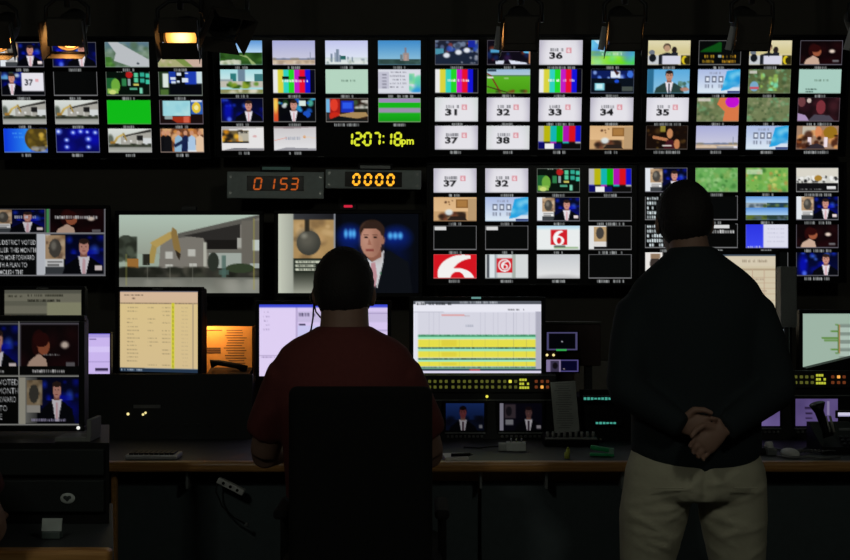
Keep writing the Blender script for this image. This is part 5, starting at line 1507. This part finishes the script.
def hair(c, s, root, low=-.085, front=.045):
    x, y, z = c
    bm = new_bm()
    add_ball(bm, (x, y - .004 * s, z + .004 * s), (.088 * s, .106 * s, .111 * s), 40, 30)
    rg = random.Random(2)
    kill = []
    for v in bm.verts:
        dy, dz = (v.co.y - y) / s, (v.co.z - z) / s
        hair_line = low if dy < -.01 else (low + (dy + .01) * 1.6 if dy < front else .045 + (dy - front) * .2)
        if dz < hair_line: kill.append(v)
    bmesh.ops.delete(bm, geom=kill, context='VERTS')
    for v in bm.verts: v.co += (v.co - Vector(c)).normalized() * rg.uniform(-.002, .0025)
    me = bpy.data.meshes.new('hair'); finish(bm); bm.to_mesh(me); bm.free()
    o = bpy.data.objects.new('tmp', me); C.objects.link(o)
    so = o.modifiers.new('s', 'SOLIDIFY'); so.thickness = .010; so.offset = -1
    dg = bpy.context.evaluated_depsgraph_get(); dg.update()
    out = bpy.data.meshes.new_from_object(o.evaluated_get(dg)); bpy.data.objects.remove(o)
    out.polygons.foreach_set('use_smooth', [True] * len(out.polygons))
    return put_mesh('hair', out, HAIRD, root)

def hand_shapes(bm, wrist, palm_dir, across, normal, curl, thumb_side=1, s=1.0, thumb_up=.6):
    """palm_dir: wrist to knuckles; across: index to little finger; normal: out of the palm; curl in radians per joint"""
    d, a, n = [Vector(v).normalized() for v in (palm_dir, across, normal)]
    a = (a - d * a.dot(d)).normalized(); n = (n - d * n.dot(d) - a * n.dot(a)).normalized()
    w = Vector(wrist)
    pts = [w - d * .01, w + d * .03 * s, w + d * .065 * s, w + d * .088 * s]
    rr = [.027 * s, .037 * s, .043 * s, .041 * s]
    # flattened palm
    rings = []
    for p, r in zip(pts, rr):
        rings.append([bm.verts.new(p + a * (r * math.cos(2 * math.pi * k / 16)) + n * (r * .42 * math.sin(2 * math.pi * k / 16))) for k in range(16)])
    for A, B in zip(rings[:-1], rings[1:]):
        for k in range(16): bm.faces.new((A[k], A[(k + 1) % 16], B[(k + 1) % 16], B[k]))
    bm.faces.new(rings[0]); bm.faces.new(rings[-1])
    for i, (off, ln) in enumerate(((-.034, .072), (-.0115, .080), (.0115, .075), (.033, .060))):
        p = w + (d * .080 + a * off) * s
        ang = curl * .5
        pp = [p - d * .012 * s, p]
        for seg, k in enumerate((.45, .31, .24)):
            dirv = d * math.cos(ang) + n * math.sin(ang)
            p = p + dirv * ln * k * s; pp.append(p.copy()); ang += curl
        r0 = .0088 * s if i < 3 else .0078 * s
        add_tube(bm, pp, [r0, r0, r0 * .96, r0 * .88, r0 * .70], 10)
        add_ball(bm, pp[-1], r0 * .75, 10, 8)
    b = w + (d * .022 - a * .026) * s
    t1 = b + (-a * .030 + d * .022 + n * .010) * s; t2 = t1 + (d * .034 - a * .006 * thumb_up + n * .008) * s; t3 = t2 + (d * .022 + a * .006 + n * .006) * s
    add_tube(bm, [b, t1, t2, t3], [.015 * s, .0125 * s, .011 * s, .0085 * s], 12)
    add_ball(bm, t3, .0088 * s, 10, 8)

def shoe(root, x, y, yaw=0.0):
    bm = new_bm()
    secs = [(-.085, .034, .07), (-.06, .040, .085), (.0, .042, .08), (.06, .048, .06), (.12, .046, .048), (.165, .030, .036)]
    rings = []
    for (yy, hw, ht) in secs:
        rings.append([bm.verts.new((hw * math.cos(t), yy, .02 + max(-.02, ht * .5 + (ht * .5) * math.sin(t)) if math.sin(t) > -.5 else .0)) for t in [2 * math.pi * k / 16 for k in range(16)]])
    for A, B in zip(rings[:-1], rings[1:]):
        for k in range(16): bm.faces.new((A[k], A[(k + 1) % 16], B[(k + 1) % 16], B[k]))
    bm.faces.new(rings[0]); bm.faces.new(rings[-1])
    M = Matrix.Translation((x, y, 0)) @ Matrix.Rotation(yaw, 4, 'Z')
    for v in bm.verts: v.co = M @ v.co
    return obj('shoe', bm, LEATHER, root, True)

# ---- standing person
SY = 3.70
sx0 = P(696, 0, SY).x
man = thing('person', 'standing person in dark sweater and khaki trousers with hands clasped behind', 'person', (sx0, SY, 0))
hc = (-.032, .02, 1.640)
EL = [(-.238, -.075, 1.105), (.236, -.075, 1.105)]
WR = [(-.098, -.172, 1.012), (.040, -.205, 1.000)]
SH = [(-.185, 0, 1.335), (.178, 0, 1.335)]
bm = new_bm()
head_shapes(bm, hc, 1.0, (-.010, -.01, 1.47))
add_loft(bm, [(0, 0, .76, .15, .10), (0, 0, .86, .165, .105), (0, 0, 1.0, .155, .10), (0, 0, 1.2, .17, .105), (0, 0, 1.36, .165, .10), (-.005, -.005, 1.44, .12, .08), (-.01, -.01, 1.49, .065, .06)], 24)
for i, q in enumerate((-1, 1)):
    add_tube(bm, [SH[i], ((SH[i][0] + EL[i][0]) / 2, -.03, 1.24), EL[i]], [.055, .050, .042], 16)
    add_tube(bm, [EL[i], tuple((a + b) / 2 for a, b in zip(EL[i], WR[i])), WR[i]], [.042, .038, .028], 16)
    add_tube(bm, [(q * .09, 0, .80), (q * .135, .0, .62), (q * .142, .01, .46), (q * .15, -.01, .28), (q * .155, -.01, .06)], [.080, .058, .048, .046, .038], 16)
# the right hand hangs palm outward with curled fingers; the left hand holds its wrist from behind
hand_shapes(bm, (-.090, -.170, 1.010), (.95, -.02, -.12), (-.12, 0, -.95), (0, -1, 0), .62, s=.86)
hand_shapes(bm, (.028, -.214, .997), (-.70, -.05, -.55), (.60, 0, -.80), (0, -1, 0), .58, s=.86)
put_mesh('body', fuse(bm, .0048, 1), SKIN, man)
eyes(hc, 1.0, man); hair(hc, 1.0, man, -.10)
bm = new_bm()
add_loft(bm, [(0, 0, .868, .198, .130), (0, 0, .90, .205, .138), (0, 0, .98, .203, .140), (0, 0, 1.10, .205, .140), (0, 0, 1.22, .212, .140), (0, 0, 1.33, .222, .135), (-.002, 0, 1.385, .216, .125), (-.002, 0, 1.43, .195, .112), (-.004, -.005, 1.465, .160, .100), (-.008, -.008, 1.498, .118, .088), (-.012, -.012, 1.525, .084, .076), (-.013, -.012, 1.545, .070, .070)], 36)
for i, q in enumerate((-1, 1)):
    add_tube(bm, [(SH[i][0] * .75, 0, 1.365), (SH[i][0] * .97, 0, 1.33), (SH[i][0] * .55 + EL[i][0] * .45, -.035, 1.24), EL[i]], [.070, .080, .070, .058], 20)
    m_ = tuple(a * .45 + b * .55 for a, b in zip(EL[i], WR[i]))
    k_ = (-.13, -.02)[i]; w_ = tuple(a * k_ + b * (1 - k_) for a, b in zip(EL[i], WR[i]))
    add_tube(bm, [(EL[i][0], EL[i][1], EL[i][2] + .02), EL[i], m_, w_], [.054, .060, .050, .040], 20)
sw = put_mesh('sweater', fuse(bm, .010, 14), NAVY, man)
# curved hem: cut higher at the sides
for v in sw.data.vertices:
    if v.co.z < .93:
        k = (.93 - v.co.z) / .075
        v.co.z += min(1, max(0, k)) * (-.026 + .050 * min(1, (abs(v.co.x) / .19)) ** 3)
bm = new_bm()
add_loft(bm, [(-.005, 0, .762, .20, .128), (-.004, 0, .785, .218, .140), (-.004, 0, .805, .224, .145), (-.003, 0, .85, .218, .140), (-.004, 0, .90, .200, .125), (-.004, 0, .95, .185, .115)], 36)
for x0, xm, x1, x2, r in ((-.118, -.136, -.152, -.170, .002), (.110, .116, .130, .160, .004)):
    add_tube(bm, [(x0, -.005, .80), (xm, .0, .70), (x1, .005, .56), (x1 * 1.03, .012, .45), (x2, -.005, .28), (x2, -.005, .045)], [.108, .106, .084 + r, .076, .074, .068], 24)
tr = put_mesh('trousers', fuse(bm, .010, 4), KHAKI, man)
rg = random.Random(7)
creases = [(rg.uniform(-.2, .2), rg.uniform(.60, .84), rg.uniform(-.6, .6), rg.uniform(.05, .12)) for _ in range(34)]
for v in tr.data.vertices:       # soft folds across seat and thighs
    if v.co.y < .03 and .35 < v.co.z < .88:
        d = 0
        for cx, cz, sl, ln in creases:
            u = (v.co.x - cx); w_ = (v.co.z - cz) - sl * u
            if abs(u) < ln: d += math.exp(-(w_ / .008) ** 2) * (1 - (u / ln) ** 2)
        v.co.y -= .006 * min(d, 1.5)
        u = abs(v.co.x + .002)
        if .72 < v.co.z < .88: v.co.y += .016 * math.exp(-(u / .014) ** 2) * math.sin(math.pi * (v.co.z - .72) / .16)
for q in (-1, 1):
    bm = new_bm(); add_box(bm, (q * .115, -.152, .815), (.085, .003, .004), .001, Euler((0, q * .05, q * .30))); obj('pocket_welt', bm, KHAKI, tr)
shoe(man, -.17, .02, .12); shoe(man, .165, .02, -.12)

# ---- seated person and chair
def seated(label, loc, shirt, headset, reach=.40):
    t = thing('person', label, 'person', loc, 0)
    hc = (-.004, .03, 1.418)
    s = 1.13
    EL = [(-.268, .09, .870), (.272, .09, .870)]
    WR = [(-.20, reach, .838), (.20, reach, .838)]
    SH = [(-.19, .0, 1.13), (.19, .0, 1.13)]
    bm = new_bm()
    head_shapes(bm, hc, s, (0, 0, 1.25)); add_tube(bm, [(0, .0, 1.24), (0, .005, 1.31), (0, .01, 1.36)], [.085, .078, .076], 20)
    add_loft(bm, [(0, .02, .62, .17, .14), (0, .02, .75, .18, .14), (0, .01, .95, .175, .13), (0, 0, 1.12, .185, .12), (0, 0, 1.21, .14, .10), (0, -.005, 1.27, .075, .07)], 24)
    for i, q in enumerate((-1, 1)):
        add_tube(bm, [SH[i], ((SH[i][0] + EL[i][0]) / 2, .03, 1.02), EL[i]], [.060, .056, .050], 18)
        add_tube(bm, [(EL[i][0], EL[i][1] - .01, EL[i][2] + .03), (EL[i][0], EL[i][1], EL[i][2] - .004), tuple((a + b) / 2 for a, b in zip(EL[i], WR[i])), WR[i]], [.046, .048, .042, .029], 18)
        hand_shapes(bm, WR[i], (-q * .25, 1, -.02), (q * 1, .2, 0), (0, 0, -1), .18)
        add_tube(bm, [(q * .10, .02, .675), (q * .13, .22, .675), (q * .15, .40, .655)], [.085, .075, .062], 16)
        add_tube(bm, [(q * .15, .40, .66), (q * .15, .36, .40), (q * .15, .32, .16)], [.060, .054, .040], 16)
    put_mesh('body', fuse(bm, .0062, 2), SKIN, t)
    eyes(hc, s, t); hair(hc, s, t, -.118)
    bm = new_bm()
    add_loft(bm, [(0, .02, .64, .185, .160), (0, .02, .75, .190, .165), (0, .012, .90, .200, .160), (0, .005, 1.02, .232, .155), (0, 0, 1.12, .236, .148), (0, 0, 1.18, .228, .135), (0, 0, 1.222, .202, .120), (0, -.002, 1.25, .165, .108), (0, -.005, 1.275, .112, .094), (0, -.006, 1.292, .086, .082)], 36)
    for i, q in enumerate((-1, 1)):
        add_tube(bm, [(q * .13, 0, 1.15), (q * .178, .0, 1.12), (q * .220, .035, 1.03), (q * .250, .06, .97), (q * .268, .072, .932)], [.074, .082, .076, .072, .066], 22)
    put_mesh('shirt', fuse(bm, .010, 5), shirt, t)
    bm = new_bm()
    add_loft(bm, [(0, .02, .595, .17, .16), (0, .02, .64, .195, .17), (0, .02, .70, .20, .165), (0, .02, .76, .19, .15)], 28)
    for q in (-1, 1):
        add_tube(bm, [(q * .10, .02, .665), (q * .13, .22, .668), (q * .15, .40, .650)], [.082, .082, .072], 20)
        add_tube(bm, [(q * .15, .40, .655), (q * .152, .385, .5), (q * .15, .355, .30), (q * .15, .32, .14)], [.072, .068, .062, .058], 20)
    put_mesh('trousers', fuse(bm, .012, 4), DENIM, t)
    for q in (-1, 1):
        sh = shoe(t, q * .15, .32); sh.location.z = .075
    if headset:
        bm = new_bm(); add_ball(bm, (hc[0] - .088 * s, hc[1] + .005, hc[2] - .035), (.012, .018, .020), 14, 10); obj('earpiece', bm, BLACK, t, True)
        bm = new_bm(); p0 = Vector(loc)
        def lp(px, py, Y): return tuple(P(px, py, Y) - p0)
        add_tube(bm, [lp(314, 300, 3.83), lp(313, 318, 3.81), lp(311, 330, 3.80), lp(305, 340, 3.80), lp(296, 352, 3.92)], .0028, 8)
        add_tube(bm, [lp(314, 304, 3.83), lp(316, 312, 3.82), lp(321, 318, 3.82)], .0026, 8)
        obj('headset_cord', bm, RUBBER, t, True)
    return t

def office_chair(label, loc, group):
    t = thing('office_chair', label, 'chair', loc, 0, group)
    bm = new_bm(); add_box(bm, (0, 0, .845), (.436, .055, .545), .025, seg=4)
    for v in bm.verts: v.co.y += -.10 * (v.co.x / .22) ** 2 * -.35
    obj('backrest', bm, CHAIRF, t)
    bm = new_bm(); add_box(bm, (0, .26, .545), (.50, .48, .085), .03, seg=4); obj('seat', bm, CHAIRF, t)
    bm = new_bm(); add_box(bm, (0, .03, .53), (.07, .03, .25), .01); add_box(bm, (0, .10, .475), (.07, .16, .03), .01); obj('back_support', bm, DKMET, t)
    for q in (-1, 1):
        bm = new_bm(); add_box(bm, (q * .248, .18, .72), (.045, .24, .03), .012, seg=3); a = obj('armrest', bm, CHAIRF, t)
        bm = new_bm(); add_tube(bm, [(q * .22, .20, .505), (q * .25, .20, .53), (q * .25, .20, .71)], .014, 10); obj('arm_post', bm, CHAIRF, a, True)
    bm = new_bm(); add_tube(bm, [(0, .26, .505), (0, .26, .30), (0, .26, .10)], [.022, .026, .030], 14); obj('gas_post', bm, DKMET, t, True)
    for k in range(5):
        a = 2 * math.pi * k / 5 + .3
        bm = new_bm(); add_tube(bm, [(0, .26, .10), (.30 * math.cos(a), .26 + .30 * math.sin(a), .07)], [.026, .016], 10); l = obj('base_leg', bm, DKMET, t, True)
        bm = new_bm(); e = Vector((.30 * math.cos(a), .26 + .30 * math.sin(a), .027)); add_cyl(bm, e + Vector((-.014 * math.sin(a), .014 * math.cos(a), 0)), e - Vector((-.014 * math.sin(a), .014 * math.cos(a), 0)), .027, 16); obj('caster', bm, BLACK, l, True)
    return t

PX = P(344.5, 0, 3.80).x
seated('seated person in maroon T-shirt with headset cord, seen from behind', (PX, 3.80, 0), MAROON, True)
office_chair('black office chair under the person in maroon T-shirt', (P(360, 0, 3.55).x, 3.55, 0), 'operators\' chairs')
seated('person at the left frame edge with only a bare forearm showing', (-1.29, 2.64, 0), mat('dark_red_cotton', (.05, .012, .012), .9), False, .30)
office_chair('black office chair at the side desk', (-1.29, 2.39, 0), 'operators\' chairs')

# ------------------------------------------------------------------ stage lamps on the ceiling
def lens_mat(name, s):
    if name in MATS: return MATS[name]
    m = bpy.data.materials.new(name); m.use_nodes = True
    nt = m.node_tree; b = nt.nodes['Principled BSDF']
    tc = nt.nodes.new('ShaderNodeTexCoord')
    gr = nt.nodes.new('ShaderNodeTexGradient'); gr.gradient_type = 'SPHERICAL'
    mp = nt.nodes.new('ShaderNodeMapping'); mp.inputs['Scale'].default_value = (12, 12, 12)
    nt.links.new(tc.outputs['Object'], mp.inputs['Vector']); nt.links.new(mp.outputs['Vector'], gr.inputs['Vector'])
    rp = nt.nodes.new('ShaderNodeValToRGB')
    e = rp.color_ramp.elements
    e[0].position = 0; e[0].color = (.10, .03, .004, 1); e[1].position = .9; e[1].color = (1, .62, .22, 1)
    k = e.new(.35); k.color = (.38, .14, .025, 1)
    nt.links.new(gr.outputs['Fac'], rp.inputs['Fac']); nt.links.new(rp.outputs['Color'], b.inputs['Emission Color'])
    b.inputs['Emission Strength'].default_value = s
    b.inputs['Base Color'].default_value = (.05, .03, .02, 1)
    MATS[name] = m
    return m

FLAPM = mat('flap_black', (.035, .033, .030), .55)
DOORM = mat('door_enamel', (.045, .038, .032), .6)
def stage_lamp(label, px, py, Y, pan, tilt, flaps, power, size=1.0, lens=(1.3, 1.3, 1.3, 1.3), gel=False):
    """tilt 0 = straight down, 90 = level toward the camera; flaps: (top, bottom, left, right) opening angles"""
    c = P(px, py, Y)
    t = thing('stage_lamp', label, 'stage lamp', (c.x, c.y, c.z), 0, 'stage lamps hung from the ceiling')
    top = 2.9 - c.z
    R = .075 * size
    aim = Euler((math.radians(-tilt), 0, math.radians(pan)), 'XYZ').to_matrix()      # local -Z swings toward the camera
    Rm = Matrix.Rotation(math.radians(pan), 3, 'Z') @ Matrix.Rotation(math.radians(-tilt), 3, 'X')
    tr4 = Rm.to_4x4()
    def placed(name, bm, m, parent, smooth=False):
        o = obj(name, bm, m, parent, smooth); o.matrix_local = tr4
        return o
    bm = new_bm(); add_cyl(bm, (0, 0, .12), (0, 0, top - .02), .013, 10); obj('drop_pipe', bm, DKMET, t, True)
    bm = new_bm(); add_cyl(bm, (0, 0, top - .02), (0, 0, top), .06, 20); obj('ceiling_plate', bm, DKMET, t)
    bm = new_bm(); rx = R + .022
    add_tube(bm, [(-rx, 0, .045), (-rx, 0, .12), (-rx * .5, 0, .155), (rx * .5, 0, .155), (rx, 0, .12), (rx, 0, .045)], .009, 8); obj('yoke', bm, DKMET, t, True)
    # can: open tube with back, axis along local Z, mouth at z=0
    bm = new_bm(); add_tube(bm, [(0, 0, .215), (0, 0, .20), (0, 0, .12), (0, 0, .02), (0, 0, 0)], [R * .45, R * .75, R * .95, R, R], 28, cap=False)
    add_tube(bm, [(0, 0, .215), (0, 0, .212)], [R * .45, R * .44], 28)
    add_tube(bm, [(0, 0, 0), (0, 0, .03)], [R * .96, R * .96], 28, cap=False)
    placed('lamp_can', bm, FLAPM, t, True)
    bm = new_bm(); add_tube(bm, [(0, 0, .03), (0, 0, .031)], [R * .93, R * .93], 32)
    placed('lens', bm, lens_mat('stage_lens_%.1f' % power, STAGE_GLOW * power), t) if power > 0 else placed('lens', bm, GLASSB, t)
    bm = new_bm()
    for sx, sy, w, h in ((0, 1, 2.3 * R, .012), (0, -1, 2.3 * R, .012), (1, 0, .012, 2.3 * R), (-1, 0, .012, 2.3 * R)):
        add_box(bm, (sx * R * 1.12, sy * R * 1.12, -.004), (w, h, .010))
    fr = placed('gel_frame', bm, FLAPM, t)
    if gel:
        bm = new_bm(); add_box(bm, (-R * 1.52, R * .1, -.045), (.026, .10, .003), 0, Euler((0, .25, .1)))
        placed('gel_clip', bm, mat('clip_grey', (.55, .55, .58), .6), t)
    for k, (name, ang) in enumerate(zip(('top', 'bottom', 'left', 'right'), flaps)):
        if ang is None: continue
        # after the tilt, local -Y is the upper edge as the camera sees it, +Y the lower one
        a = math.radians(ang); bm = new_bm(); L = lens[k] * R
        w0, w1 = R * 1.08, R * (1.08 if k < 2 else 1.25)
        s_, c_ = math.sin(a), math.cos(a)
        tck = .002
        def pt(u, v, off):      # u across, v out along the flap, off thickness
            r = R * 1.12 + v * s_ + off * c_; z = -.008 - v * c_ + off * s_
            if k == 0: return (u, -r, z)
            if k == 1: return (u, r, z)
            if k == 2: return (-r, u, z)
            return (r, u, z)
        A = [bm.verts.new(pt(u, v, 0)) for u, v in ((-w0, 0), (w0, 0), (w1, L), (-w1, L))]
        B = [bm.verts.new(pt(u, v, tck)) for u, v in ((-w0, 0), (w0, 0), (w1, L), (-w1, L))]
        bm.faces.new(A); bm.faces.new(list(reversed(B)))
        for i in range(4): bm.faces.new((A[i], B[i], B[(i + 1) % 4], A[(i + 1) % 4]))
        placed('barn_door', bm, DOORM, t)
    return t

stage_lamp('lit stage lamp cut by the left frame edge', -4, 38, 5.2, 0, 58, (-72, -8, 12, 12), 5.0, .9, lens=(1.7, 1.3, 1.0, 1.0))
stage_lamp('lit stage lamp with dark barn door closed over its lens', 67, 36, 4.9, 4, 58, (-66, -8, 16, 2), 6.0, .88, lens=(1.65, 1.3, 1.1, .7))
stage_lamp('brightest stage lamp glowing above its raised lower barn door', 180, 38.5, 4.9, 0, 66, (-50, -62, 6, 6), .8, .95, lens=(.85, 1.15, .9, .9))
stage_lamp('unlit stage lamp with skewed black barn doors', 224, 24, 4.6, 35, 40, (10, 5, 15, 15), 0, .9, lens=(1, 1, 1, 1))
for px, lab in ((521, 'dim stage lamp in front of the display with numbered cards'), (625, 'dim stage lamp hanging before the rainbow picture'), (752, 'dim stage lamp above the standing person'), (870, 'dim stage lamp cut by the right frame edge')):
    stage_lamp(lab, px, 33, 4.9, 0, 58, (-76, -55, 14, -6), 6.0, .85, lens=(2.1, .8, 1.3, .9), gel=True)
